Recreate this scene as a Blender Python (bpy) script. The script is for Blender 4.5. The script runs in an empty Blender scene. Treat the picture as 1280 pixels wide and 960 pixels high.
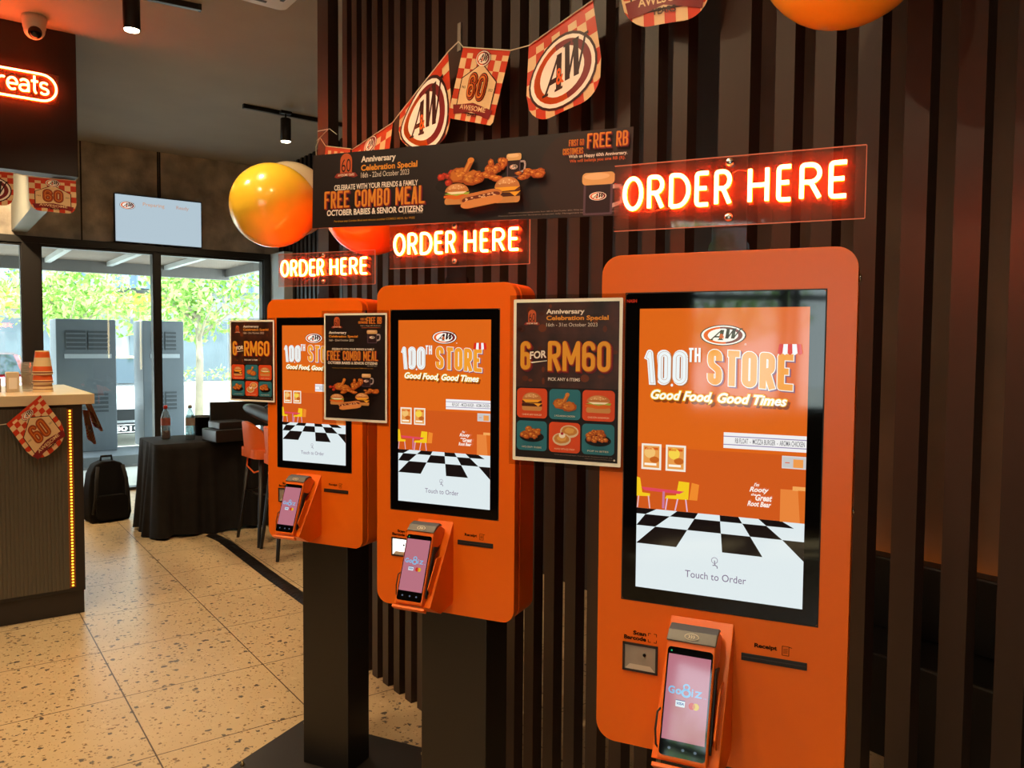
import bpy, bmesh, math, random
import numpy as np
from mathutils import Vector, Matrix
from mathutils.geometry import tessellate_polygon
random.seed(7); rng = np.random.default_rng(7)
sc = bpy.context.scene
COL = sc.collection
S = 0.93                      # survey units to metres
PI = math.pi

# ---------------------------------------------------------------- camera
F, CH = 985.0, 1.665
def _axes(yaw=143.1, pitch=2.8, roll=.008):
    a, p = math.radians(yaw), math.radians(pitch)
    fw = np.array([math.cos(a)*math.cos(p), math.sin(a)*math.cos(p), -math.sin(p)])
    r0 = np.array([math.sin(a), -math.cos(a), 0.]); u0 = np.cross(r0, fw)
    r = math.cos(roll)*r0 + math.sin(roll)*u0
    return r, np.cross(r, fw), fw
RX, RY, RZ = _axes()
cam = bpy.data.cameras.new('camera'); camo = bpy.data.objects.new('camera', cam); COL.objects.link(camo)
cam.sensor_width = 36; cam.lens = 36*F/1280; cam.clip_start = .05; cam.clip_end = 300
camo.matrix_world = Matrix(((RX[0], RY[0], -RZ[0], 0), (RX[1], RY[1], -RZ[1], 0), (RX[2], RY[2], -RZ[2], CH*S), (0, 0, 0, 1)))
sc.camera = camo
def at(px, py, axis, val):    # surveyed point: where the sight line meets the plane axis = val
    d = RX*((px-640)/F) - RY*((py-480)/F) + RZ
    c = np.array([0, 0, CH]); t = (val-c[axis])/d[axis]
    return c + t*d

# ---------------------------------------------------------------- view, world, sun
sc.view_settings.view_transform = 'Standard'; sc.view_settings.look = 'None'
sc.view_settings.exposure = 0.0; sc.view_settings.gamma = 1.0; sc.view_settings.use_curve_mapping = False
sc.cycles.use_denoising = True; sc.cycles.max_bounces = 8; sc.cycles.transparent_max_bounces = 24
sc.cycles.sample_clamp_indirect = 6.0; sc.cycles.caustics_reflective = False; sc.cycles.caustics_refractive = False
W = bpy.data.worlds.new('sky'); sc.world = W; W.use_nodes = True
wn = W.node_tree; bg = wn.nodes['Background']
tc = wn.nodes.new('ShaderNodeTexCoord'); sp = wn.nodes.new('ShaderNodeSeparateXYZ'); cr = wn.nodes.new('ShaderNodeValToRGB')
wn.links.new(tc.outputs['Generated'], sp.inputs[0]); wn.links.new(sp.outputs['Z'], cr.inputs[0]); wn.links.new(cr.outputs[0], bg.inputs[0])
cr.color_ramp.elements[0].color = (.80, .86, .92, 1); cr.color_ramp.elements[1].color = (.62, .78, 1, 1)
bg.inputs[1].default_value = 7.5
def lamp(kind, name, loc, power, color, parent=None, **kw):
    l = bpy.data.lights.new(name, kind); l.energy = power; l.color = color
    for k, v in kw.items(): setattr(l, k, v)
    o = bpy.data.objects.new(name, l); COL.objects.link(o); o.location = Vector(loc)*S
    if parent: o.parent = parent
    return o
sun = lamp('SUN', 'sun', (-20, 0, 20), 13.0, (1, .95, .86), angle=math.radians(2))
sun.rotation_euler = (math.radians(22), math.radians(18), 0)
SPOT_W = 100.0; SPOT_C = (1.0, .74, .43)
NEON = 1.9

# ---------------------------------------------------------------- materials
def lin(h):
    h = h.lstrip('#'); out = []
    for i in (0, 2, 4):
        c = int(h[i:i+2], 16)/255
        out.append(c/12.92 if c <= .04045 else ((c+.055)/1.055)**2.4)
    return (*out, 1)
MATS = {}
def mat(name, hexc, rough=.5, metal=0, emit=0, spec=.5, trans=0, noise=None, coat=0, bump=None):
    if name in MATS: return MATS[name]
    m = bpy.data.materials.new(name); m.use_nodes = True; nt = m.node_tree; b = nt.nodes['Principled BSDF']
    c = lin(hexc)
    b.inputs['Base Color'].default_value = c; b.inputs['Roughness'].default_value = rough; b.inputs['Metallic'].default_value = metal
    b.inputs['Specular IOR Level'].default_value = spec; b.inputs['Coat Weight'].default_value = coat
    if trans: b.inputs['Transmission Weight'].default_value = trans
    if emit:
        b.inputs['Emission Color'].default_value = c; b.inputs['Emission Strength'].default_value = emit
        b.inputs['Base Color'].default_value = (.004, .004, .004, 1)
    if noise or bump:
        t = nt.nodes.new('ShaderNodeTexCoord'); n = nt.nodes.new('ShaderNodeTexNoise'); nt.links.new(t.outputs['Object'], n.inputs['Vector'])
        n.inputs['Scale'].default_value = (noise or bump)[0]; n.inputs['Detail'].default_value = 6
        if noise:
            r = nt.nodes.new('ShaderNodeValToRGB'); k = noise[1]
            r.color_ramp.elements[0].position = .3; r.color_ramp.elements[1].position = .7
            r.color_ramp.elements[0].color = tuple(x*(1-k) for x in c[:3])+(1,); r.color_ramp.elements[1].color = tuple(min(1, x*(1+k)) for x in c[:3])+(1,)
            nt.links.new(n.outputs['Fac'], r.inputs[0]); nt.links.new(r.outputs[0], b.inputs['Base Color'])
        if bump:
            bp = nt.nodes.new('ShaderNodeBump'); bp.inputs['Strength'].default_value = bump[1]; bp.inputs['Distance'].default_value = .01
            nt.links.new(n.outputs['Fac'], bp.inputs['Height']); nt.links.new(bp.outputs[0], b.inputs['Normal'])
    MATS[name] = m; return m
def scr(hexc, k=1.0): return mat('screen_%s_%g' % (hexc, k), hexc, rough=.06, emit=k, spec=.65)
def prt(hexc): return mat('print_'+hexc, hexc, rough=.42, spec=.35)
def vinyl(hexc): return mat('vinyl_'+hexc, hexc, rough=.36, spec=.35)
def clear(name, tint, glossy=.08, rough=.02, diffuse=0.0, dcol='#ffffff'):
    if name in MATS: return MATS[name]
    m = bpy.data.materials.new(name); m.use_nodes = True; nt = m.node_tree; nt.nodes.clear()
    o = nt.nodes.new('ShaderNodeOutputMaterial'); t = nt.nodes.new('ShaderNodeBsdfTransparent'); g = nt.nodes.new('ShaderNodeBsdfGlossy'); x = nt.nodes.new('ShaderNodeMixShader')
    t.inputs[0].default_value = lin(tint); g.inputs['Roughness'].default_value = rough; x.inputs[0].default_value = glossy
    nt.links.new(t.outputs[0], x.inputs[1]); nt.links.new(g.outputs[0], x.inputs[2]); last = x
    if diffuse:
        d = nt.nodes.new('ShaderNodeBsdfDiffuse'); d.inputs[0].default_value = lin(dcol); y = nt.nodes.new('ShaderNodeMixShader'); y.inputs[0].default_value = diffuse
        nt.links.new(x.outputs[0], y.inputs[1]); nt.links.new(d.outputs[0], y.inputs[2]); last = y
    nt.links.new(last.outputs[0], o.inputs[0]); MATS[name] = m; return m
BLACK = lambda: mat('black_paint', '#14100e', .38, noise=(6, .1))
ORANGE = lambda: mat('orange_powder_coat', '#e2640a', .33, spec=.4, noise=(3, .04))

# ---------------------------------------------------------------- mesh builder
class MB:
    def __init__(s): s.v = []; s.f = []; s.m = []; s.mats = []; s.sm = []
    def mi(s, m):
        if m not in s.mats: s.mats.append(m)
        return s.mats.index(m)
    def add(s, vs, fs, m, smooth=False):
        o = len(s.v); s.v += [tuple(map(float, p)) for p in vs]; i = s.mi(m)
        for f in fs: s.f.append(tuple(o+k for k in f)); s.m.append(i); s.sm.append(smooth)
        return s
    def box(s, a, b, m):
        (x0, y0, z0), (x1, y1, z1) = a, b
        vs = [(x, y, z) for x in (x0, x1) for y in (y0, y1) for z in (z0, z1)]
        return s.add(vs, [(0, 1, 3, 2), (4, 6, 7, 5), (0, 4, 5, 1), (2, 3, 7, 6), (0, 2, 6, 4), (1, 5, 7, 3)], m)
    def prism(s, poly, fn, a, b, m, smooth=False):   # poly 2D; fn(p, q, depth) -> 3D, caps at a and b
        n = len(poly); vs = [fn(*p, a) for p in poly]+[fn(*p, b) for p in poly]
        tri = tessellate_polygon([[Vector((p[0], p[1], 0)) for p in poly]])
        s.add(vs, [tuple(t) for t in tri]+[tuple(n+k for k in reversed(t)) for t in tri], m)
        s.add(vs, [(i, (i+1) % n, n+(i+1) % n, n+i) for i in range(n)], m, smooth)
        return s
    def tube(s, path, r, m, n=8, closed=False, cap=True):
        P = [np.array(p, float) for p in path]; L = len(P); rr = r if hasattr(r, '__len__') else [r]*L
        vs = []; up = None
        for i in range(L):
            t = P[(i+1) % L if closed else min(i+1, L-1)]-P[(i-1) % L if closed else max(i-1, 0)]; t /= np.linalg.norm(t)+1e-12
            if up is None:
                up = np.array([0, 0, 1.]) if abs(t[2]) < .9 else np.array([1., 0, 0])
            up = up-t*(up@t); up /= np.linalg.norm(up)+1e-12; sd = np.cross(t, up)
            for k in range(n):
                a = 2*PI*k/n; vs.append(P[i]+rr[i]*(math.cos(a)*up+math.sin(a)*sd))
        fs = []
        for i in range(L if closed else L-1):
            for k in range(n):
                a, b = i*n+k, i*n+(k+1) % n; j = (i+1) % L
                fs.append((a, b, j*n+(k+1) % n, j*n+k))
        s.add(vs, fs, m, True)
        if cap and not closed: s.add(vs[:n], [tuple(range(n))[::-1]], m); s.add(vs[-n:], [tuple(range(n))], m)
        return s
    def lathe(s, prof, c, m, n=24, axis=2):
        vs = []; fs = []
        for r, h in prof:
            for k in range(n):
                a = 2*PI*k/n; p = [r*math.cos(a), r*math.sin(a)]; p.insert(axis, h); vs.append((c[0]+p[0], c[1]+p[1], c[2]+p[2]))
        for i in range(len(prof)-1):
            for k in range(n): fs.append((i*n+k, i*n+(k+1) % n, (i+1)*n+(k+1) % n, (i+1)*n+k))
        return s.add(vs, fs, m, True)
    def ball(s, c, r, m, n=20, sc3=(1, 1, 1)):
        k = n//2
        return s.lathe_s([(math.sin(PI*i/k), -math.cos(PI*i/k)) for i in range(k+1)], c, r, sc3, m, n)
    def lathe_s(s, prof, c, r, sc3, m, n):
        t = MB().lathe(prof, (0, 0, 0), m, n)
        return s.add([(c[0]+p[0]*r*sc3[0], c[1]+p[1]*r*sc3[1], c[2]+p[2]*r*sc3[2]) for p in t.v], t.f, m, True)
    def xf(s, fn): s.v = [tuple(map(float, fn(*p))) for p in s.v]; return s
    def build(s, name, parent=None, bevel=0, seg=2, merge=True, loc=None):
        me = bpy.data.meshes.new(name)
        me.from_pydata([(x*S, y*S, z*S) for x, y, z in s.v], [], s.f)
        for m in s.mats: me.materials.append(m)
        me.polygons.foreach_set('material_index', s.m); me.polygons.foreach_set('use_smooth', s.sm); me.update()
        if merge:
            b = bmesh.new(); b.from_mesh(me); bmesh.ops.remove_doubles(b, verts=b.verts, dist=1e-5); bmesh.ops.recalc_face_normals(b, faces=b.faces); b.to_mesh(me); b.free()
        o = bpy.data.objects.new(name, me); COL.objects.link(o)
        if parent: o.parent = parent
        if loc is not None: o.location = Vector(loc)*S
        if bevel:
            md = o.modifiers.new('bevel', 'BEVEL'); md.width = bevel*S; md.segments = seg; md.limit_method = 'ANGLE'; md.angle_limit = math.radians(40)
        return o
def rrect(x0, y0, x1, y1, r, n=6):
    out = []
    for cx, cy, a in ((x1-r, y1-r, 0), (x0+r, y1-r, 90), (x0+r, y0+r, 180), (x1-r, y0+r, 270)):
        for i in range(n+1):
            t = math.radians(a+90*i/n); out.append((cx+r*math.cos(t), cy+r*math.sin(t)))
    return out
def thing(name, label, cat, loc=(0, 0, 0), rz=0, group=None):
    o = bpy.data.objects.new(name, None); COL.objects.link(o); o.empty_display_size = .05
    o.location = Vector(loc)*S; o.rotation_euler = (0, 0, rz)
    return tag(o, label, cat, group)
def tag(o, label, cat, group=None, kind=None):
    o['label'] = label; o['category'] = cat
    if group: o['group'] = group
    if kind: o['kind'] = kind
    return o
def struct(o): o['kind'] = 'structure'; return o
def copy_tree(o, parent=None):
    c = o.copy(); COL.objects.link(c)
    if parent: c.parent = parent
    for ch in list(o.children): copy_tree(ch, c)
    return c

# ---------------------------------------------------------------- lettering and flat artwork
_T = {}
def textmesh(s, off=0.0, shear=0.0):
    k = (s, off, shear)
    if k in _T: return _T[k]
    cu = bpy.data.curves.new('t', 'FONT'); cu.body = s; cu.offset = off; cu.shear = shear; cu.resolution_u = 3
    o = bpy.data.objects.new('t', cu); COL.objects.link(o); dg = bpy.context.evaluated_depsgraph_get()
    me = o.evaluated_get(dg).to_mesh(); v = np.array([(p.co.x, p.co.y) for p in me.vertices]); f = [tuple(p.vertices) for p in me.polygons]
    o.evaluated_get(dg).to_mesh_clear(); COL.objects.unlink(o); bpy.data.objects.remove(o); bpy.data.curves.remove(cu)
    _T[k] = (v, f); return _T[k]
def _split(tr, ml):
    out = []; st = list(tr)
    while st:
        t = st.pop(); d = [math.dist(t[i], t[(i+1) % 3]) for i in range(3)]; k = d.index(max(d))
        if d[k] <= ml: out.append(t); continue
        a, b, c = t[k], t[(k+1) % 3], t[(k+2) % 3]; m = ((a[0]+b[0])/2, (a[1]+b[1])/2); st += [(a, m, c), (m, b, c)]
    return out
class G:                        # flat artwork: x right, y DOWN, both in the artwork's own 0..w, 0..h; map(x, y, layer) -> 3D
    def __init__(s, fn, mk, ml=None): s.b = MB(); s.fn = fn; s.mk = mk; s.l = 0; s.ml = ml
    def up(s, n=1): s.l += n; return s
    def poly(s, pts, c):
        tri = tessellate_polygon([[Vector((p[0], p[1], 0)) for p in pts]])
        if s.ml:
            for t in _split([tuple((pts[i][0], pts[i][1]) for i in t) for t in tri], s.ml): s.b.add([s.fn(p[0], p[1], s.l) for p in t], [(0, 1, 2)], s.mk(c))
            return s
        s.b.add([s.fn(p[0], p[1], s.l) for p in pts], [tuple(t) for t in tri], s.mk(c)); return s
    def rect(s, x0, y0, x1, y1, c): return s.poly([(x0, y0), (x1, y0), (x1, y1), (x0, y1)], c)
    def rr(s, x0, y0, x1, y1, r, c): return s.poly(rrect(x0, y0, x1, y1, r, 5), c)
    def ell(s, cx, cy, rx, ry, c, rot=0, n=28, a0=0, a1=360, asp=1.0):
        q = math.radians(rot); pts = []
        for i in range(n if a1-a0 >= 360 else n+1):
            t = math.radians(a0+(a1-a0)*i/n); u, v = rx*math.cos(t), ry*math.sin(t); pts.append((cx+u*math.cos(q)-v*math.sin(q), cy+(u*math.sin(q)+v*math.cos(q))*asp))
        return s.poly(pts, c)
    def line(s, pts, w, c, asp=1.0):
        for (x0, y0), (x1, y1) in zip(pts, pts[1:]):
            dx, dy = x1-x0, (y1-y0)/asp; L = math.hypot(dx, dy) or 1; nx, ny = -dy/L*w/2, dx/L*w/2*asp
            s.poly([(x0+nx, y0+ny), (x1+nx, y1+ny), (x1-nx, y1-ny), (x0-nx, y0-ny)], c)
        return s
    def text(s, t, x0, y0, x1, y1, c, off=0.0, shear=0.0, warp=None, ref=None, raw=None):
        v, f = textmesh(t, off, shear); rv = v if ref is None else textmesh(t, ref, shear)[0]
        a, b = rv.min(0), rv.max(0); u = (v-a)/np.maximum(b-a, 1e-6)
        P = [(x0+p[0]*(x1-x0), y1-p[1]*(y1-y0)) for p in u]
        if warp: P = [warp(*p) for p in P]
        s.b.add([s.fn(p[0], p[1], s.l) for p in P], f, s.mk(c)); return s
    def blob(s, cx, cy, rx, ry, c, seed, jag=.12, n=18):
        r = random.Random(seed); pts = []
        for i in range(n):
            t = 2*PI*i/n; k = 1+r.uniform(-jag, jag); pts.append((cx+rx*k*math.cos(t), cy+ry*k*math.sin(t)))
        return s.poly(pts, c)
    def build(s, name, parent=None): return s.b.build(name, parent, merge=False)
def arc(cx, cy, rx, ry, a0, a1, n=10): return [(cx+rx*math.cos(math.radians(a0+(a1-a0)*i/n)), cy+ry*math.sin(math.radians(a0+(a1-a0)*i/n))) for i in range(n+1)]
def caps(c, e):                # condensed block capitals as centre lines in a unit box; e = height of the round corners
    top, bot = arc(.5, 1-e, .5, e, 0, 180), arc(.5, e, .5, e, 180, 360)
    if c in 'O0': p = top+bot; return [p+[p[0]]]
    if c == 'C': return [[(1, .68)]+top+bot+[(1, .32)]]
    if c == '6': return [[(1, .83)]+arc(.5, 1-e, .5, e, 0, 180)+bot+[(1, .4)]+arc(.5, .56-e, .5, e, 0, 180)]
    if c == '1': return [[(.05, .86), (.6, 1), (.6, 0)]]
    if c == '2': return [[(0, .72)]+arc(.5, 1-e, .5, e, 180, 0)+[(1, .62), (0, 0), (1, 0)]]
    if c == 'S': return [[(1, .72)]+top+[(0, .68), (.12, .58), (.88, .42), (1, .32)]+arc(.5, e, .5, e, 0, -180)+[(0, .28)]]
    if c == 'U': return [[(0, 1)]+bot+[(1, 1)]]
    if c == 'T': return [[(0, 1), (1, 1)], [(.5, 1), (.5, 0)]]
    if c == 'H': return [[(0, 0), (0, 1)], [(1, 0), (1, 1)], [(0, .5), (1, .5)]]
    if c == 'E': return [[(1, 1), (0, 1), (0, 0), (1, 0)], [(0, .52), (.88, .52)]]
    if c == 'F': return [[(1, 1), (0, 1), (0, 0)], [(0, .52), (.88, .52)]]
    if c == 'L': return [[(0, 1), (0, 0), (1, 0)]]
    if c == 'I': return [[(.5, 0), (.5, 1)]]
    if c == 'A': return [[(0, 0), (.42, 1), (.58, 1), (1, 0)], [(.15, .3), (.85, .3)]]
    if c == 'M': return [[(0, 0), (0, 1), (.5, .25), (1, 1), (1, 0)]]
    if c == 'R': return [[(0, 0), (0, 1)]+arc(.5, 1-e, .5, e, 90, 0)+arc(.5, .48+e, .5, e, 0, -90)+[(0, .48)], [(.45, .48), (1, 0)]]
    if c == 'B': return [[(0, 0), (0, 1)]+arc(.5, 1-e, .45, e, 90, 0)+arc(.5, .52+e, .45, e, 0, -90)+[(0, .52)], [(.5, .52)]+arc(.5, .52-e, .5, e, 90, 0)+arc(.5, e, .5, e, 0, -90)+[(0, 0)]]
    return []
def stext(g, s, x0, y0, x1, y1, c, w, extra=0.0, gap=.55, warp=None):
    wd = {'M': 1.35, 'I': .35, '1': .8, ' ': .6}; n = sum(wd.get(k, 1) for k in s); gp = w*gap; W_ = (x1-x0-gp*(len(s)-1))/n; x = x0
    for k in s:
        lw = W_*wd.get(k, 1); iw, ih = max(lw-w, 1e-5), (y1-y0)-w; e = min(.24, .5*max(iw, w)/ih)
        for st in caps(k, e):
            P = [(x+w/2+p[0]*iw, y1-w/2-p[1]*ih) for p in st]
            if k != ' ':           # square the free ends of straight strokes
                def ext(a, b):
                    L = math.hypot(a[0]-b[0], a[1]-b[1]) or 1; q_ = (w/2 if not (k in 'HEFRBT' and abs(a[1]-b[1]) < 1e-9 and x+w*.4 < a[0] < x+lw-w*.6) else 0)+extra; return (a[0]+(a[0]-b[0])/L*q_, a[1]+(a[1]-b[1])/L*q_)
                if P[0] != P[-1] and k not in 'C6S2': P[0], P[-1] = ext(P[0], P[1]), ext(P[-1], P[-2])
            t = w/2+extra
            for a, b in zip(P, P[1:]):
                L = math.hypot(b[0]-a[0], b[1]-a[1])
                if L < 1e-9: continue
                nx, ny = -(b[1]-a[1])/L*t, (b[0]-a[0])/L*t; Q = [(a[0]+nx, a[1]+ny), (b[0]+nx, b[1]+ny), (b[0]-nx, b[1]-ny), (a[0]-nx, a[1]-ny)]
                g.l += .03; g.poly([warp(*q_) for q_ in Q] if warp else Q, c)
            for a in P[1:-1]:
                Q = [(a[0]+t*math.cos(2*PI*i/10), a[1]+t*math.sin(2*PI*i/10)) for i in range(10)]; g.l += .03; g.poly([warp(*q_) for q_ in Q] if warp else Q, c)
        x += lw+gp
    return g
def logo(g, cx, cy, rx, ry, asp=1.0):            # oval logo, outline white, halves orange and maroon
    g.up().ell(cx, cy, rx*1.06, ry*1.08, '#3a1714').up().ell(cx, cy, rx, ry, '#fff4e6').up()
    g.ell(cx, cy, rx*.9, ry*.88, '#e8621c').ell(cx, cy, rx*.9, ry*.88, '#e8621c')
    g.up().ell(cx, cy, rx*.9, ry*.88, '#7c1f22', a0=-100, a1=80)
    g.up().ell(cx, cy, rx*.70, ry*.70, '#fff4e6', rot=0).up()
    def L_(u, v, dx): return (cx+rx*(dx+.56*(u+.30*v)), cy+ry*(.5-1.05*v))
    def bar(p, q_, w, dx):
        g.poly([L_(p[0]-w/2, p[1], dx), L_(p[0]+w/2, p[1], dx), L_(q_[0]+w/2, q_[1], dx), L_(q_[0]-w/2, q_[1], dx)], '#33140f')
    bar((0, 0), (.62, 1), .14, -.56); bar((.80, 0), (.66, 1), .30, -.56); bar((.2, .28), (.2, .40), .0, -.56)
    g.poly([L_(.2, .26, -.56), L_(.8, .26, -.56), L_(.8, .40, -.56), L_(.26, .40, -.56)], '#33140f'); bar((.02, 0), (.02, .07), .34, -.56); bar((.8, 0), (.8, .07), .46, -.56)
    dy = .16
    for p, q_, w in (((.22, 0), (.05, 1), .27), ((.25, 0), (.55, 1), .12), ((.70, 0), (.53, 1), .27), ((.73, 0), (1.08, 1), .12), ((.05, .93), (.05, 1), .42), ((.53, .93), (.53, 1), .36), ((1.08, .93), (1.08, 1), .30)):
        g.poly([L_(a, b+dy, .03) for a, b in ((p[0]-w/2, p[1]), (p[0]+w/2, p[1]), (q_[0]+w/2, q_[1]), (q_[0]-w/2, q_[1]))], '#33140f')
    g.up().text('&', cx-rx*.17, cy-ry*.14, cx+rx*.08, cy+ry*.34, '#e8621c', .02)
    return g
# food pictures, in a unit frame centred on (cx, cy) with half-size (a, b)
BR = ('#8a3d12', '#b8601e', '#d98a34')
def burger(g, cx, cy, a, b, sesame=True, beef=True):
    X = lambda u: cx+u*a; Y = lambda v: cy+v*b
    g.up().rr(X(-.95), Y(.35), X(.95), Y(.95), b*.25, '#c98a4e')
    if beef:
        g.up().rr(X(-.98), Y(.18), X(.98), Y(.5), b*.12, '#4a1f10').up().poly([(X(-.9), Y(.15)), (X(1), Y(.12)), (X(.6), Y(.5)), (X(.2), Y(.2))], '#f0a92c')
        g.up().rr(X(-.95), Y(-.12), X(.95), Y(.16), b*.1, '#5b2814').up().poly([(X(-.95), Y(-.22)), (X(.95), Y(-.22)), (X(.55), Y(.05)), (X(-.6), Y(.1))], '#f0a92c')
    else:
        g.up().blob(cx, Y(.22), a*.98, b*.26, '#d9661c', 5).up().poly([(X(-1), Y(-.02)), (X(-.5), Y(-.16)), (X(1), Y(-.12)), (X(.9), Y(.12)), (X(.4), Y(.06)), (X(0), Y(.18)), (X(-.5), Y(.06))], '#9fb83e')
        g.up().poly([(X(-.8), Y(-.2)), (X(.8), Y(-.2)), (X(.5), Y(0)), (X(-.4), Y(.02))], '#f4e7cf')
    g.up().poly([(X(.92*math.cos(t)), Y(-.2-.75*math.sin(t))) for t in np.linspace(0, PI, 16)], '#c27a44')
    g.up().poly([(X(-.1+.6*math.cos(t)), Y(-.45-.42*math.sin(t))) for t in np.linspace(0, PI, 12)], '#d79a66')
    if sesame:
        g.up(); r = random.Random(3)
        for _ in range(9): g.ell(X(r.uniform(-.55, .55)), Y(r.uniform(-.75, -.4)), a*.05, b*.035, '#f0d9a8', n=8)
def pieces(g, cx, cy, a, b, seed, n=9, plate=None, lo=.22, hi=.36):
    r = random.Random(seed)
    if plate: g.up().ell(cx, cy+b*.3, a*1.02, b*.62, plate)
    pal = ('#9c3f10', '#c0661e', '#e09a44') if seed != 9 else ('#8c1f10', '#b8301a', '#d8502c')
    spots = sorted([(r.uniform(-.8, .8), r.uniform(-.75, .35), r.uniform(lo, hi)) for _ in range(int(n*1.8))], key=lambda p: p[1])
    for i, (u, v, q) in enumerate(spots):
        v *= 1-abs(u)*.45; px_, py_ = cx+u*a*(1-q*.4), cy+v*b
        g.up().blob(px_, py_, a*q*.95, b*q*1.05, pal[0], seed*31+i, .2, 14); g.up().blob(px_-a*.02, py_-b*q*.15, a*q*.75, b*q*.8, pal[1], seed*37+i, .22, 12); g.up().blob(px_-a*q*.2, py_-b*q*.35, a*q*.32, b*q*.3, pal[2], seed*41+i, .3, 9)
def drum(g, cx, cy, a, b):
    r = random.Random(2)
    def lump(x, y, p, q, k):
        g.up().blob(x, y, p, q, '#a04a14', k, .1, 20); g.up().blob(x-p*.08, y-q*.1, p*.82, q*.8, '#bf6a22', k+1, .14, 18)
        g.up()
        for _ in range(7): t_, w_ = r.uniform(0, 6.28), r.uniform(.1, .6); g.blob(x+p*w_*math.cos(t_)-p*.1, y+q*w_*math.sin(t_)-q*.15, p*.14, q*.13, r.choice(('#dc9440', '#d08434', '#9c4a16')), k+_, .3, 8)
    lump(cx-a*.42, cy+b*.12, a*.55, b*.52, 3)
    g.up().line([(cx-a*.1, cy), (cx+a*.22, cy-b*.75)], a*.32, '#b25a1c').up().ell(cx+a*.23, cy-b*.8, a*.18, b*.18, '#cf7d30').up().line([(cx-a*.12, cy-b*.1), (cx+a*.17, cy-b*.72)], a*.12, '#d48a3a')
    lump(cx+a*.38, cy+b*.35, a*.62, b*.5, 12)
def mug(g, cx, cy, a, b, brand=True):
    X = lambda u: cx+u*a; Y = lambda v: cy+v*b
    g.up().line([(X(.75), Y(-.3)), (X(1.35), Y(-.3)), (X(1.45), Y(0)), (X(1.35), Y(.45)), (X(.8), Y(.6))], a*.22, '#b8a6a4')
    g.up().rr(X(-.85), Y(-.6), X(.85), Y(1), a*.08, '#5a4250').up().rr(X(-.72), Y(-.5), X(.72), Y(.9), a*.06, '#2c161a')
    g.up().rr(X(-.95), Y(-1), X(.95), Y(-.42), b*.2, '#d9a86c').up().ell(cx-a*.1, Y(-.82), a*.75, b*.16, '#e6c08c')
    if brand: logo(g, cx, Y(.12), a*.5, b*.2)
def hotdog(g, cx, cy, a, b, rot=-18):
    q = math.radians(rot)
    R = lambda u, v: (cx+(u*math.cos(q)*a-v*math.sin(q)*b), cy+(u*math.sin(q)*a*.55+v*math.cos(q)*b))
    def cap(w, h, dy, c):
        g.up().poly([R(*p) for p in [(x, y+dy) for x, y in rrect(-w, -h, w, h, min(w, h)*.98, 6)]], c)
    cap(1, .5, -.25, '#c77a42'); cap(.9, .28, -.15, '#6e2a16')
    g.up(); r = random.Random(5)
    for _ in range(16): g.ell(*R(r.uniform(-.7, .7), r.uniform(-.35, 0)), a*.06, b*.08, '#e7b48c', n=8)
    cap(1, .42, .35, '#d98a4c')
def crest60(g, cx, cy, a, b, ribbon=True, col='#c0562a'):     # arched badge with a 60
    g.up().poly([(cx-a*.5, cy+b*.5)]+[(cx+a*.5*math.cos(t), cy-b*.45-b*.5*math.sin(t)) for t in np.linspace(PI, 0, 12)]+[(cx+a*.5, cy+b*.5)], col)
    g.up().text('60', cx-a*.4, cy-b*.55, cx+a*.4, cy+b*.42, '#2a100c', .0)
    if ribbon:
        g.up().poly([(cx-a, cy+b*.75), (cx-a*.8, cy+b*.5), (cx, cy+b*.42), (cx+a*.8, cy+b*.5), (cx+a, cy+b*.75), (cx+a*.7, cy+b*.85), (cx, cy+b*.7), (cx-a*.7, cy+b*.85)], '#8f2f22')
        g.up().text('AWESOME YEARS', cx-a*.7, cy+b*.54, cx+a*.7, cy+b*.72, '#f0d8c0', .01)

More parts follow.
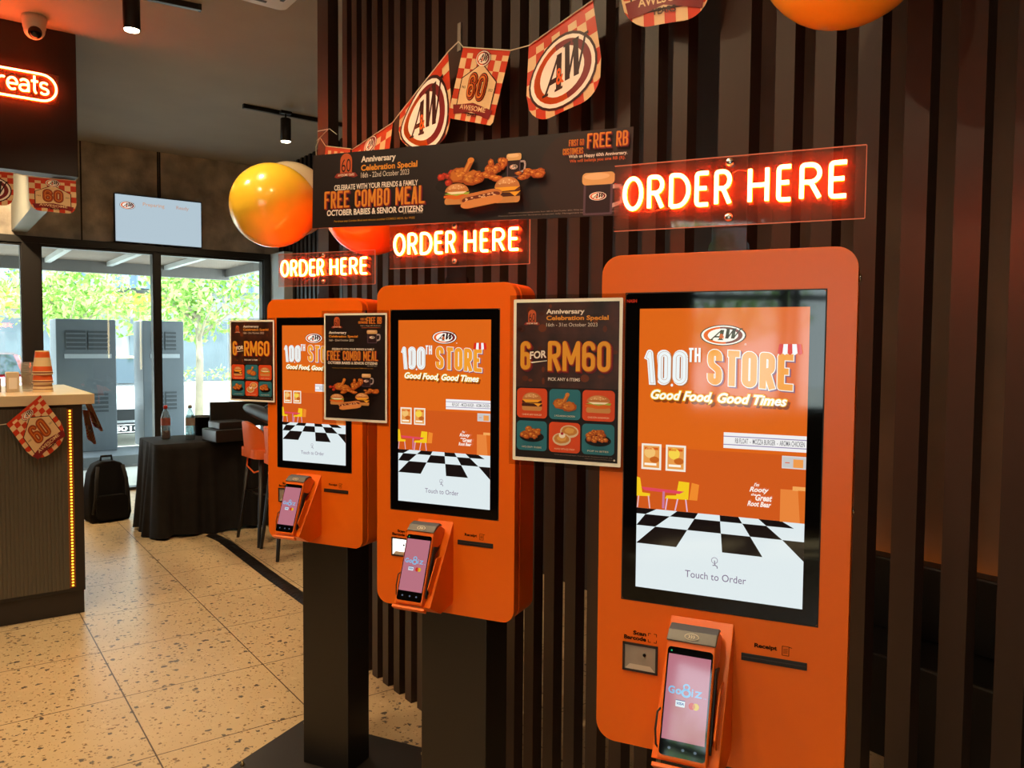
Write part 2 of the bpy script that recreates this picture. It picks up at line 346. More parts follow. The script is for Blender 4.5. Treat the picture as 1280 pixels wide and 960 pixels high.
# ================================================================ the setting
XB, XE, YF, YR, ZC = -9.65, 3.6, -4.6, 3.6, 3.82
def floor_mat():
    m = bpy.data.materials.new('terrazzo_tile'); m.use_nodes = True; nt = m.node_tree; N = nt.nodes; L = nt.links; b = N['Principled BSDF']
    t = N.new('ShaderNodeTexCoord'); mp = N.new('ShaderNodeMapping'); L.new(t.outputs['Object'], mp.inputs[0]); mp.inputs['Rotation'].default_value = (0, 0, math.radians(.6))
    def chips(scale, thr, col, prev, jit):
        v = N.new('ShaderNodeTexVoronoi'); v.inputs['Scale'].default_value = scale; L.new(mp.outputs[0], v.inputs['Vector'])
        s2 = N.new('ShaderNodeSeparateColor'); L.new(v.outputs['Color'], s2.inputs[0])
        ad = N.new('ShaderNodeMath'); ad.operation = 'MULTIPLY'; L.new(s2.outputs[0], ad.inputs[0]); L.new(s2.outputs[0], ad.inputs[1])
        lt = N.new('ShaderNodeMath'); lt.operation = 'MULTIPLY'; L.new(ad.outputs[0], lt.inputs[0]); lt.inputs[1].default_value = thr
        nz = N.new('ShaderNodeTexNoise'); nz.inputs['Scale'].default_value = scale*2.2; L.new(mp.outputs[0], nz.inputs[0])
        dd = N.new('ShaderNodeMath'); dd.operation = 'MULTIPLY_ADD'; L.new(nz.outputs['Fac'], dd.inputs[0]); dd.inputs[1].default_value = jit; dd.inputs[2].default_value = -.5*jit
        ds = N.new('ShaderNodeMath'); ds.operation = 'ADD'; L.new(v.outputs['Distance'], ds.inputs[0]); L.new(dd.outputs[0], ds.inputs[1])
        c = N.new('ShaderNodeMath'); c.operation = 'LESS_THAN'; L.new(ds.outputs[0], c.inputs[0]); L.new(lt.outputs[0], c.inputs[1])
        mx = N.new('ShaderNodeMix'); mx.data_type = 'RGBA'; L.new(c.outputs[0], mx.inputs[0]); L.new(prev, mx.inputs[6]); mx.inputs[7].default_value = lin(col); return mx.outputs[2]
    n = N.new('ShaderNodeTexNoise'); n.inputs['Scale'].default_value = 2.5; n.inputs['Detail'].default_value = 8; L.new(mp.outputs[0], n.inputs[0])
    r = N.new('ShaderNodeValToRGB'); L.new(n.outputs['Fac'], r.inputs[0]); r.color_ramp.elements[0].color = lin('#b79d78'); r.color_ramp.elements[1].color = lin('#cdb48c')
    c = chips(19, .36, '#c8b08a', r.outputs[0], .9); c = chips(80, .30, '#967850', c, .8); c = chips(46, .36, '#7c6040', c, 1.1); c = chips(26, .34, '#5a5048', c, .9)
    br = N.new('ShaderNodeTexBrick'); br.offset = 0; br.squash = 1; mp2 = N.new('ShaderNodeMapping'); L.new(t.outputs['Object'], mp2.inputs[0]); mp2.inputs['Rotation'].default_value = (0, 0, math.radians(.6))
    T = .655*S
    mp2.inputs['Location'].default_value = (4.0*S+20*T, -1.345*S+20*T, 0)
    L.new(mp2.outputs[0], br.inputs['Vector']); br.inputs['Scale'].default_value = 1; br.inputs['Brick Width'].default_value = T; br.inputs['Row Height'].default_value = T
    br.inputs['Mortar Size'].default_value = .0028; br.inputs['Mortar Smooth'].default_value = 0
    mx = N.new('ShaderNodeMix'); mx.data_type = 'RGBA'; L.new(br.outputs['Fac'], mx.inputs[0]); L.new(c, mx.inputs[6]); mx.inputs[7].default_value = lin('#4a3524'); L.new(mx.outputs[2], b.inputs['Base Color'])
    b.inputs['Roughness'].default_value = .33; b.inputs['Specular IOR Level'].default_value = .4
    return m
def plaster_mat():
    m = mat('dark_textured_plaster', '#c6b8a8', .8, noise=(5, .4)); nt = m.node_tree
    n = nt.nodes.new('ShaderNodeTexNoise'); n.inputs['Scale'].default_value = 9; n.inputs['Detail'].default_value = 8
    t = nt.nodes.new('ShaderNodeTexCoord'); nt.links.new(t.outputs['Object'], n.inputs[0])
    bp = nt.nodes.new('ShaderNodeBump'); bp.inputs['Strength'].default_value = .6; bp.inputs['Distance'].default_value = .03
    nt.links.new(n.outputs['Fac'], bp.inputs['Height']); nt.links.new(bp.outputs[0], nt.nodes['Principled BSDF'].inputs['Normal']); return m
fl = MB().box((XB-.2, YF-.2, -.12), (XE+.2, YR+.2, 0), floor_mat()); struct(fl.build('floor'))
CEIL = mat('grey_ceiling_paint', '#9e958a', .85, noise=(2, .05))
struct(MB().box((XB-.2, YF-.2, ZC), (XE+.2, YR+.2, ZC+.2), CEIL).build('ceiling'))
PL = plaster_mat(); DK = mat('dark_wall_paint', '#2a211c', .6, noise=(4, .2)); FRM = mat('black_window_frame', '#1c1714', .4, noise=(8, .1))
wb = MB().box((XB-.2, YF-.2, 2.76), (XB, YR+.2, ZC), PL).box((XB-.2, YF-.2, 0), (XB, -1.6, 2.76), PL)
wb.box((XB-.001, 1.415, 2.76), (XB+.004, 1.43, ZC), DK)
for j in (.2, 2.2, 2.22): wb.box((XB, j-.008, 2.80), (XB+.006, j+.008, ZC), DK)
struct(wb.build('wall_back'))
wr = MB().box((XB-.2, YR, 0), (XE+.2, YR+.2, ZC), DK)
for i in range(30): wr.box((XB+.15+i*.12, YR-.02, 0), (XB+.20+i*.12, YR, ZC), BLACK())
struct(wr.build('wall_right'))
struct(MB().box((XE, YF, 0), (XE+.2, YR, ZC), DK).build('wall_end'))
wf = MB().box((XB-.2, YF-.2, 0), (.7, YF, ZC), DK).box((.7, YF-.2, 2.9), (XE, YF, ZC), DK).box((.7, YF-.2, 0), (XE, YF, 1.05), DK)  # low wall under the windows added to darken the screens' lower reflections
struct(wf.build('wall_front'))
struct(MB().box((XB-.001, 3.475, 0), (XB+.5, YR-.021, 2.76), mat('blue_grey_panel', '#b8c0c4', .6, noise=(3, .1))).build('trim_1'))
struct(MB().box((XB, -1.6, 2.69), (XB+.06, 3.47, 2.76), FRM).build('trim_2'))
GL = clear('window_glass', '#f4fbf8', .07)
for i, (y0, y1) in enumerate(((-1.6, .86), (1.03, 2.136), (2.203, 3.39))):
    w = MB()
    for a, b in (((y0-.02), y0+.012), (y1-.012, y1+.02)): w.box((XB-.09, a, 0), (XB+.03, b, 2.70), FRM)
    w.box((XB-.09, y0, 0), (XB+.03, y1, .035), FRM).box((XB-.09, y0, 2.66), (XB+.03, y1, 2.70), FRM)
    o = struct(w.build('window_%d' % (i+1)))
    MB().box((XB-.035, y0, .03), (XB-.027, y1, 2.67), GL).build('glass_pane', o)
struct(MB().box((XB-.09, .86, 0), (XB+.05, 1.03, 2.70), FRM).box((XB-.09, 2.14, 0), (XB+.04, 2.20, 2.70), FRM).box((XB-.09, 3.39, 0), (XB+.06, 3.47, 2.70), FRM).build('trim_3'))
# street-front windows facing the kiosks (seen mirrored in the screens)
for i, (x0, x1) in enumerate(((.7, 1.62), (1.68, 2.62), (2.68, 3.55))):
    w = MB()
    for a in (x0, x1-.05): w.box((a, YF-.1, 1.05), (a+.05, YF+.02, 2.9), FRM)
    w.box((x0, YF-.1, 1.05), (x1, YF+.02, 1.11), FRM).box((x0, YF-.1, 2.84), (x1, YF+.02, 2.9), FRM).box((x0, YF-.1, 2.1), (x1, YF+.02, 2.15), FRM)
    o = struct(w.build('window_%d' % (i+4)))
    MB().box((x0+.05, YF-.05, 1.10), (x1-.05, YF-.042, 2.84), GL).build('glass_pane', o)
# freestanding screen of upright slats
SW = MB(); Y0, SD = 1.787, .042
SLAT = mat('dark_slat_laminate', '#33241d', .42, spec=.4, noise=(30, .06))
xs = [-3.87+.112*i for i in range(10)]+[-2.635+.1145*i for i in range(10)]+[-1.255+.1135*i for i in range(22)]
for x in xs: SW.box((x, Y0, 0), (x+.056, Y0+SD, ZC), SLAT)
for x0, x1 in ((-2.819, -2.689), (-1.432, -1.33)): SW.box((x0, Y0-.004, 0), (x1, Y0+SD, ZC), SLAT)
SW.box((-4.188, Y0, 0), (-4.05, Y0+.06, ZC), SLAT)
struct(SW.build('wall_slat_screen'))
# ceiling soffit over the counter and the beam behind it
BH = mat('bulkhead_black', '#261a17', .5, noise=(5, .1))
bk = MB().box((-6.52, YF, 2.83), (-6.36, .923, ZC), BH); struct(bk.build('wall_bulkhead', bevel=.004))
struct(MB().box((XB, .78, 2.80), (-6.52, .915, ZC), mat('pale_beam_paint', '#8a8a80', .5, noise=(3, .05))).build('trim_4'))
# dining side behind the slats: bench with a lit ledge
st = MB().box((-3.2, 3.1, 0), (3.4, 3.585, .42), BLACK()).box((-3.2, 3.40, .42), (3.4, 3.50, .74), BLACK())
struct(MB().box((-2.6, 3.576, .5), (3.4, 3.58, ZC), mat('brown_wall_panel', '#644836', .6, noise=(3, .2))).build('trim_5'))
bn = thing('bench_seat', 'long black bench behind the slat screen with amber light strip on its ledge', 'bench', (0, 0, 0))
st.build('bench', bn, bevel=.01)
MB().box((-2.4, 3.52, .58), (3.3, 3.54, .60), mat('amber_strip', '#ff9a1e', emit=16)).build('light_strip', bn)

# ---------------------------------------------------------------- outdoors
struct(MB().box((-60, -40, -.3), (XB-.2, 60, -.02), mat('pale_paving', '#c9c6bd', .8, noise=(1.5, .1))).build('ground_paving'))
struct(MB().box((.0, -30, -.3), (30, YF-.2, -.02), mat('pale_paving', '#c9c6bd', .8)).build('ground_forecourt'))
tag(MB().box((-12.6, -1, -.02), (-11.6, 3.35, .14), mat('kerb_grey', '#6f7274', .8, noise=(3, .1))).build('kerb_step'), 'dark grey kerb step outside the back window', 'kerb')
can = thing('canopy', 'flat brown canopy with pale cross beams above the window outside', 'canopy', (0, 0, 0))
MB().box((-12.2, -3, 2.78), (XB-.2, 3.72, 2.95), mat('canopy_soffit', '#8a7a6c', .8, noise=(2, .1))).build('soffit', can)
MB().box((-12.3, -3, 2.62), (-12.2, 3.78, 3.0), mat('canopy_fascia', '#7a7774', .6)).box((-12.2, 3.72, 2.66), (XB-.2, 3.78, 3.0), mat('canopy_fascia', '#7a7774', .6)).build('fascia', can)
for yb in (.55, 1.35, 2.1, 2.85): MB().box((-12.2, yb, 2.72), (XB-.2, yb+.07, 2.78), mat('canopy_beam', '#c4c8c8', .5)).build('beam', can)
def cabinet(y0, y1, lbl):
    c = thing('utility_cabinet', lbl, 'cabinet', (-12.25, (y0+y1)/2, .14), 0, 'grey cabinets outside the window'); h = (y1-y0)/2
    g1 = mat('cabinet_grey', '#626a70', .5, noise=(2, .08)); g2 = mat('cabinet_vent', '#3e4448', .5)
    MB().box((-.62, -h, 0), (0, h, 1.84), g1).build('cabinet_body', c, bevel=.01)
    for z in (.55, 1.42):
        for k in (0, 1):
            a = -h+.12+(2*h-.2)*k/2; v = MB().box((0, a, z), (.012, a+(2*h-.26)/2, z+.26), g2)
            for q in range(4): v.box((.012, a, z+.03+.06*q), (.018, a+(2*h-.26)/2, z+.05+.06*q), g1)
            v.build('vent_panel', c)
    MB().box((.0, -h+.1, 1.3), (.012, h-.06, 1.36), mat('cabinet_bar', '#a7afb4', .4)).build('rail', c)
cabinet(1.47, 2.21, 'wider grey utility cabinet outside, nearer the drinks counter')
cabinet(2.56, 3.12, 'narrower grey utility cabinet outside, behind the soda bottle')
def car(x, y, col, lbl, plate=None, rz=0):
    c = thing('car', lbl, 'car', (x, y, -.02), rz)
    P = mat('car_paint_'+col, col, .2, coat=1); gl = mat('car_glass', '#26343a', .08); dk = mat('car_dark', '#16181a', .5)
    prof = [(0, .25), (.02, .62), (-.12, .74), (-1.0, .92), (-1.75, 1.38), (-2.9, 1.42), (-3.7, 1.02), (-4.3, .95), (-4.38, .3)]
    b = MB().prism(prof, lambda p, q, d: (p, d*(1-.12*max(0, q-.9)/.5) if q > .9 else d, q), -.86, .86, P); b.build('car_body', c, bevel=.06, seg=3)
    MB().add([(-1.02, -.72, .955), (-1.02, .72, .955), (-1.70, .62, 1.375), (-1.70, -.62, 1.375)], [(0, 1, 2, 3)], gl).xf(lambda x_, y_, z_: (x_+.03, y_, z_+.02)).build('windscreen', c)
    MB().box((.0, -.6, .42), (.03, .6, .60), dk).build('grille', c); MB().box((-.02, -.85, .2), (.06, .85, .38), dk).build('bumper', c, bevel=.02)
    for s in (-1, 1): MB().ball((-.02, s*.66, .64), .13, mat('headlamp', '#e8eef0', .1), 14, (.5, 1, .6)).build('headlight', c)
    for wx in (-.75, -3.5):
        for s in (-1, 1): MB().lathe([(0, -.1), (.32, -.1), (.33, 0), (.32, .1), (0, .1)], (wx, s*.80, .33), mat('tyre', '#17181a', .8), 24, 1).build('wheel', c)
    if plate:
        pl = MB().box((.061, -.26, .22), (.075, .26, .36), mat('plate_black', '#1a1c1e', .4)).build('number_plate', c)
        g = G(lambda X, Y, l: (.0765+.001*l, X, Y), lambda q: mat('plate_white', '#f2f4f4', .4, spec=.2))
        for a in ((-.25, .225, .25, .235), (-.25, .345, .25, .355), (-.25, .225, -.24, .355), (.24, .225, .25, .355)): g.rect(*a, '#fff')
        g.b.xf(lambda a, b_, c_: (a, b_, c_)); g2 = G(lambda X, Y, l: (.0775, X, .58-Y), lambda q: mat('plate_white', '#f2f4f4', .4)); g2.text(plate, -.2, .25, .2, .33, '#fff', .03)
        g.build('plate_border', pl); g2.build('plate_number', pl)
    return c
car(-14.0, 2.66, '#eef0f0', 'white saloon car parked outside between the two grey cabinets', '8010')
car(-19.2, 1.05, '#a3262a', 'red car parked outside behind the drinks counter')
car(-26.0, 1.1, '#c9cdd0', 'silver car parked outside beyond the red car')
# buildings across the road
bl = thing('shop_building', 'long grey shophouse across the road with blue grey roof and yellow sign band', 'building', (-36, 6, 0))
MB().box((-6, -26, -.02), (0, 24, 3.9), mat('shop_wall', '#8c9196', .8, noise=(.6, .15))).build('wall', bl)
rf = MB(); [rf.box((-6.4, -26.4+i*.6, 3.9), (.8, -26.1+i*.6, 5.4), mat('roof_blue', '#7f93a8', .5)) for i in range(85)]; rf.box((-6.3, -26.3, 3.9), (.6, 24.2, 5.3), mat('roof_blue2', '#6f8498', .5)); rf.build('roof', bl)
MB().box((.0, -10, 2.95), (.35, 2.6, 3.7), mat('yellow_band', '#e8b42c', .5)).build('sign_band', bl)
for i in range(9): MB().box((0, -24+i*5, 0), (.08, -20+i*5, 2.6), mat('shutter', '#5d6a72', .6, noise=(1, .1))).build('shutter', bl)
hd = MB(); LEAF = [mat('leaf_%d' % i, h, .6, spec=.2) for i, h in enumerate(('#9bbf62', '#b4d27e', '#7ea64c'))]
def leaves(mb, c, r, n, size, flat=.75):
    for _ in range(n):
        d = rng.normal(size=3); d /= np.linalg.norm(d); p = np.array(c)+d*np.array([r, r, r*flat])*rng.uniform(.25, 1)**.6
        a = rng.normal(size=3); a /= np.linalg.norm(a); b = np.cross(a, rng.normal(size=3)); b /= np.linalg.norm(b); s = size*rng.uniform(.6, 1.3)
        mb.add([p-a*s, p+b*s*.45, p+a*s, p-b*s*.45], [(0, 1, 2, 3)], LEAF[rng.integers(3)])
for i in range(60): leaves(hd, (-31.5+rng.uniform(-.3, .3), -6+i*.4, .5), .5, 26, .09)
h = hd.build('clipped_hedge', merge=False); tag(h, 'low clipped green hedge along the road outside', 'hedge')
def tree(x, y, zc, r, lbl, h=None, n=15):
    t = thing('street_tree', lbl, 'tree', (x, y, -.02), 0, 'street trees outside the window'); tr = random.Random(int(x*10)); bk_ = mat('bark', '#9a8f7c', .9, noise=(6, .2))
    MB().tube([(0, 0, 0), (.04, .02, zc*.5), (0, 0, zc*.8), (.05, .05, zc+.3)], [.09, .075, .06, .03], bk_, 8).build('trunk', t)
    for k in range(6):
        a = k*1.05; MB().tube([(0, 0, zc*.62+k*.1), (r*.35*math.cos(a), r*.35*math.sin(a), zc*.8+k*.1), (r*.75*math.cos(a), r*.75*math.sin(a), zc+.2*k-.2)], [.04, .025, .01], bk_, 6).build('branch', t)
    f = MB()
    for k in range(n):
        a = tr.uniform(0, 2*PI); q = tr.uniform(.1, .85)*r; leaves(f, (q*math.cos(a), q*math.sin(a), zc+tr.uniform(-.45, .6)*r), r*.36, 150, .085)
    f.build('foliage', t, merge=False)
tree(-17.5, 4.75, 2.75, 1.75, 'slender street tree in the right window pane, tallest crown', n=22)
tree(-20.2, 2.65, 2.8, 1.75, 'street tree above the two grey cabinets', n=18)
tree(-25.0, 3.3, 2.9, 1.7, 'smaller street tree in the window above the paper cups', n=12)
tree(3.0, -11.0, 2.6, 2.0, 'street tree outside the front windows, mirrored in the big screen', n=12)
po = thing('bollard_post', 'white post standing outside beside the slender tree', 'post', (-16.5, 4.02, -.02)); MB().lathe([(0, 0), (.09, 0), (.09, .03), (.045, .05), (.045, 1.75), (.02, 1.8), (0, 1.8)], (0, 0, 0), mat('white_post', '#dcdcd6', .5), 12).build('pole', po)

# ================================================================ self-order kiosks
ZB = 1.762
KO = {3: (-1.0435, 1.047, 28.3), 2: (-2.0123, 1.0773, 28.5), 1: (-2.953, 1.0924, 28.6)}
def kpt(k, u, n, z):           # a point in kiosk k's own frame -> room
    x, y, a = KO[k]; a = math.radians(a); return (x+u*math.cos(a)+n*math.sin(a), y+u*math.sin(a)-n*math.cos(a), z)
CHROME = lambda: mat('chrome', '#c8c4bc', .2, 1)
INK = lambda: mat('black_ink', '#0d0604', .7, spec=.1)
GLASSB = lambda: mat('black_screen_glass', '#060505', .04, spec=.6)
def screen_art(parent):
    A = 1.761
    def fn(x, y, l): return (.026+.293*x, -.0018-.00012*l, ZB-.028-.293*y)
    def T(t, x0, b0, x1, b1, c, **k): g.text(t, x0, b0*A, x1, b1*A, c, **k)
    def R(x0, b0, x1, b1, c): g.rect(x0, b0*A, x1, b1*A, c)
    g = G(fn, lambda c: scr(c)); R(0, 0, 1, 1, '#dc6416'); g.up(); R(0, .49, 1, .712, '#cf581a')
    # floor: white with black checks in perspective
    g.up(); R(0, .712, 1, 1, '#dfeaec'); g.up()
    rows = (.712, .733, .775, .84); xb = (-.58, -.30, -.02, .255, .535, .77, 1.02, 1.3); vx, vy = .50, .60
    for r in range(3):
        for c in range(7):
            if (r+c) % 2 == 0:
                q = []
                for x, b in ((xb[c], rows[r]), (xb[c+1], rows[r]), (xb[c+1], rows[r+1]), (xb[c], rows[r+1])):
                    q.append((min(1, max(0, vx+(x-vx)*(b-vy)/(.84-vy))), b*A))
                if q[1][0]-q[0][0] > 1e-4 or q[2][0]-q[3][0] > 1e-4: g.poly([p for i, p in enumerate(q) if p != q[i-1]], '#140c0c')
    g.up(); R(.53, .424, 1, .478, '#f2f0ee'); g.up(); R(.53, .436, 1, .439, '#8f7fa8'); R(.53, .464, 1, .467, '#8f7fa8'); T('RB FLOAT  -  MOZZA BURGER  -  AROMA CHICKEN', .598, .4425, .99, .460, '#6c6a70', off=.01)
    for x0, x1, s in ((.026, .152, 0), (.18, .305, 1)):
        R(x0, .479, x1, .571, '#f4ead8'); g.up(); R(x0+.012, .486, x1-.012, .564, '#e89a4a'); g.up()
        g.ell((x0+x1)/2-.01, .51*A, .035, .035, '#f6d24a' if s else '#f2c070'); R(x0+.02, .548, x1-.03, .556, '#fff4e0'); R(x0+.02, .492, x1-.02, .500, '#d45a1c'); g.ell((x0+x1)/2+.02, .535*A, .03, .02, '#c4621e')
    R(.867, .492, 1, .534, '#d8d4d0'); g.up(); R(.872, .496, .998, .530, '#c9c6c4'); g.up(); R(.93, .502, .985, .530, '#ee9a4c'); R(.885, .513, .91, .516, '#e0602a')
    g.up(); R(.863, .604, 1, .713, '#e8843a'); g.up(); g.poly([(.96, .604*A), (1, .604*A), (1, .713*A), (.975, .713*A)], '#d9691f'); R(.93, .592, 1, .606, '#f2a85a')
    Y_ = '#f4c81e'                                             # yellow chairs, red table
    g.up(); g.poly([(0, .60*A), (.02, .603*A), (.035, .655*A), (.085, .657*A), (.085, .667*A), (0, .669*A)], Y_); g.line([(.012, .668*A), (.005, .71*A)], .008, '#e6b8b8'); g.line([(.075, .665*A), (.085, .71*A)], .008, '#e6b8b8')
    g.poly([(.265, .605*A), (.33, .607*A), (.325, .668*A), (.18, .67*A), (.19, .659*A), (.25, .656*A)], Y_); g.poly([(.345, .607*A), (.39, .612*A), (.38, .668*A), (.33, .668*A)], '#ef8a2c')
    g.line([(.195, .668*A), (.185, .71*A)], .008, '#e6b8d0'); g.line([(.26, .668*A), (.245, .71*A)], .008, '#e6b8d0'); g.line([(.31, .668*A), (.32, .71*A)], .008, '#e6b8d0')
    g.up(); g.poly([(.03, .635*A), (.3, .64*A), (.27, .65*A), (.05, .647*A)], '#e0485a'); g.line([(.172, .645*A), (.17, .706*A)], .014, '#c8789a')
    b0 = g.l; logo(g, .514, .0935*A, .128, .058); g.l = b0
    T('\u00ae', .64, .12, .652, .127, '#fff4e6')
    # 100TH STORE
    wp = lambda x, y: (x+(.02*(y/A-.15)/.12 if x < .12 else 0), y)
    def ST(t, x0, a, x1, b, c, w, e=0, warp=None, gap=.5): g.up(); stext(g, t, x0, a*A, x1, b*A, c, w, e, gap, warp)
    for x0, x1, t in ((.038, .096, '1'), (.116, .305, '00')):
        ST(t, x0+.008, .150, x1+.008, .271, '#b2642e', .036, .003, wp); ST(t, x0, .146, x1, .267, '#eef6f6', .036, .003, wp); ST(t, x0, .146, x1, .267, '#c99a80', .026, -.0005, wp) if False else None
        ST(t, x0+.0075, .1505, x1-.0075, .2625, '#cfa890', .021, .002, wp); ST(t, x0+.0075, .1505, x1-.0075, .2625, '#eef6f6', .021, -.001, wp)
    g.up(); g.ell(.213, .268*A, .007, .009, '#eef6f6')
    ST('TH', .311, .139, .388, .188, '#b2642e', .013); ST('TH', .308, .137, .385, .186, '#f2f6f4', .013)
    ws = lambda x, y: (x, y+(x-.43)*.03*A)
    ST('STORE', .439, .145, .926, .265, '#84506a', .037, .005, ws, .42); ST('STORE', .43, .141, .918, .261, '#f6efe4', .037, .005, ws, .42); ST('STORE', .43, .141, .918, .261, '#f29c2c', .037, 0, ws, .42)
    g.up()
    for i in range(5):
        x0, x1 = .838+.024*i, .862+.024*i; y0, y1 = .830+.0274*i, .8574+.0274*i; c = '#f4f4f4' if i % 2 else '#d8281c'
        g.poly([(x0, .122*A), (x1, .122*A), (y1, .152*A), ((y0+y1)/2, .158*A), (y0, .152*A)], c)
    g.up(); S_ = 'Good Food, Good Times'; wv = lambda x, y: (x, y+(x-.08)*.012*A)
    T(S_, .10, .293, .905, .333, '#8a3c10', off=.075, shear=.3, ref=.03, warp=wv); g.up(); T(S_, .085, .284, .89, .324, '#f2c21e', off=.085, shear=.3, ref=.03, warp=wv); g.up(); T(S_, .085, .284, .89, .324, '#fbfbf4', off=.028, shear=.3, ref=.03, warp=wv)
    for t, x0, a, x1, b, in (("I'm", .715, .588, .745, .600), ('Rooty', .69, .602, .80, .624), ('the', .70, .624, .73, .632), ('Great', .725, .626, .82, .648), ('Root Bear', .68, .650, .815, .668)): T(t, x0, a, x1, b, '#fff2e6', off=.03, shear=.3)
    T('Touch to Order', .318, .913, .682, .938, '#7a6684')
    g.ell(.495, .868*A, .02, .02, '#9a94a4').up().ell(.495, .868*A, .016, .016, '#dfeaec').up().line([(.495, .868*A), (.498, .884*A), (.512, .888*A), (.512, .895*A)], .006, '#8a8494').line([(.498, .884*A), (.484, .886*A)], .006, '#8a8494')
    return g.build('screen_image', parent)
def wedge(s, h): return (.526*s+.85*h, -.588-.85*s+.526*h)     # slope frame -> (outward n, height v)
def kiosk(k, label, glow):
    x, y, a = KO[k]; K = thing('order_kiosk', label, 'kiosk', (x, y, 0), math.radians(a), 'orange self-order kiosks'); OR = ORANGE()
    out = rrect(-.048, -.849, .392, .071, .036, 8)
    MB().prism(out, lambda p, q, d: (p, d, ZB+q), 0, .026, OR).build('front_panel', K, bevel=.004, seg=3)
    inn = rrect(-.042, -.843, .386, .065, .032, 8)
    MB().prism(inn, lambda p, q, d: (p, d, ZB+q), .026, .036, mat('orange_seam', '#a83c06', .5)).build('seam_band', K)
    rh = MB().prism(out, lambda p, q, d: (p, d, ZB+q), .036, .130, OR).build('rear_housing', K, bevel=.004, seg=3)
    lk = MB()
    for v in (.02, -.37): lk.lathe([(0, .0), (.007, .0), (.007, .004), (0, .004)], (.392, .018, ZB+v), CHROME(), 12, 0)
    lk.build('side_lock', K)
    bz = MB().prism(rrect(0, -.570, .343, 0, .004, 3), lambda p, q, d: (p, d, ZB+q), -.0012, .004, GLASSB()).build('touchscreen', K)
    fr = MB()
    for q in ((-.002, -.572, 0, .002), (.343, -.572, .345, .002), (-.002, 0, .345, .002), (-.002, -.572, .345, -.570)): fr.box((q[0], -.0006, ZB+q[1]), (q[2], .002, ZB+q[3]), mat('screen_gasket', '#1a0d06', .6))
    fr.build('screen_gasket', bz)
    screen_art(bz)
    if k == 3:
        g = G(lambda X, Y, l: (X, -.0019, ZB-Y), lambda c: scr(c, .7)); g.text('NASH', .001, .0105, .020, .0165, '#c8321a', .03); g.build('corner_lettering', bz)
    # barcode scanner window
    f = MB()
    for q in ((.003, -.706, .070, -.702), (.003, -.656, .070, -.652), (.003, -.706, .007, -.652), (.066, -.706, .070, -.652)): f.box((q[0], -.003, ZB+q[1]), (q[2], .002, ZB+q[3]), mat('scanner_frame', '#20140e', .5))
    f = f.build('barcode_scanner', K)
    gl = mat('scanner_glass_lit', '#fffaf0', .1, emit=2.2) if glow else mat('scanner_glass', '#8f8478', .15, noise=(30, .1))
    MB().box((.006, -.0012, ZB-.7035), (.067, .001, ZB-.6545), gl).build('scanner_glass', f)
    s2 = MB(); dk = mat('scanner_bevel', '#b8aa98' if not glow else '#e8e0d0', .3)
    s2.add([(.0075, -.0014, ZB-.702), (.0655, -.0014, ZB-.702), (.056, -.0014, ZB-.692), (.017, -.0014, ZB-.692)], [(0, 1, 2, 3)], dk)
    s2.lathe([(0, -.0025), (.003, -.0025), (.003, -.001)], (.045, 0, ZB-.672), INK(), 10, 1); s2.build('scanner_lens', f)
    # receipt slot
    sl = MB().box((.2195, -.002, ZB-.6495), (.329, .001, ZB-.6365), mat('slot_black', '#120a07', .5)).box((.222, -.0035, ZB-.6435), (.327, -.002, ZB-.6415), mat('slot_lip', '#2e2018', .4)); sl.build('receipt_slot', K, bevel=.0008)
    g = G(lambda X, Y, l: (X, -.0006-.0001*l, ZB-Y), lambda c: INK())
    g.text('Scan', .0225, .6285, .0475, .6365, 'k', .04).text('Barcode', .005, .6385, .0475, .6465, 'k', .04)
    for sx, sy in ((0, 0), (1, 0), (0, 1), (1, 1)):            # scan-frame corners
        cx, cy = .0515+.0155*sx, .6295+.0165*sy; dx, dy = (1-2*sx)*.005, (1-2*sy)*.005
        g.line([(cx+dx, cy), (cx, cy), (cx, cy+dy)], .0012, 'k')
    g.build('scan_lettering', K); g = G(lambda X, Y, l: (X, -.0006-.0001*l, ZB-Y), lambda c: INK()); g.text('Receipt', .2415, .6155, .2795, .6255, 'k', .035)
    g.line([(.288, .6135), (.299, .6135), (.299, .6295), (.288, .6295), (.288, .6135)], .001, 'k').line([(.299, .6135), (.304, .615)], .001, 'k')
    for q in (.619, .622, .625): g.line([(.290, q), (.297, q-.001)], .001, 'k')
    g.build('receipt_lettering', K)
    # sloped cradle for the card terminal
    cr_ = MB().prism([(0, -.588), (.128, -.795), (.069, -.827), (0, -.815)], lambda n, v, u: (u, -n, ZB+v), .093, .206, OR)
    lip = [wedge(.249, -.002), wedge(.249, .014), wedge(.256, .016), wedge(.258, -.002)]
    cr_.prism(lip, lambda n, v, u: (u, -n, ZB+v), .098, .198, OR)
    cr_.prism([wedge(.10, -.001), wedge(.115, .024), wedge(.20, .024), wedge(.212, -.001)], lambda n, v, u: (u, -n, ZB+v), .196, .199, OR)
    cr_.build('terminal_cradle', K, bevel=.0025)
    MB().box((.067, .060, .010), (.281, .129, ZB-.84), BLACK()).box((.067, .12, .010), (.281, .200, ZB-.6), BLACK()).build('column', K, bevel=.003)
    pl = MB().box((-.165, -.10, 0), (.513, .36, .010), mat('base_plate_black', '#26211e', .5, noise=(4, .15))).build('base_plate', K, bevel=.002)
    for bx, by in ((-.135, -.06), (.475, -.06), (-.135, .32), (.462, .315)):
        MB().lathe([(0, .010), (.009, .010), (.009, .016), (.005, .017), (.005, .026), (0, .026)], (bx, by, 0), mat('brass_bolt', '#a8946a', .3, 1), 8).build('bolt', pl)
    return K
kiosk(3, 'nearest and largest orange kiosk, red letters in the top corner of its screen', False)
kiosk(2, 'middle orange kiosk with a brightly glowing barcode window', True)
kiosk(1, 'farthest orange kiosk beside the orange bar stools and black table', False)

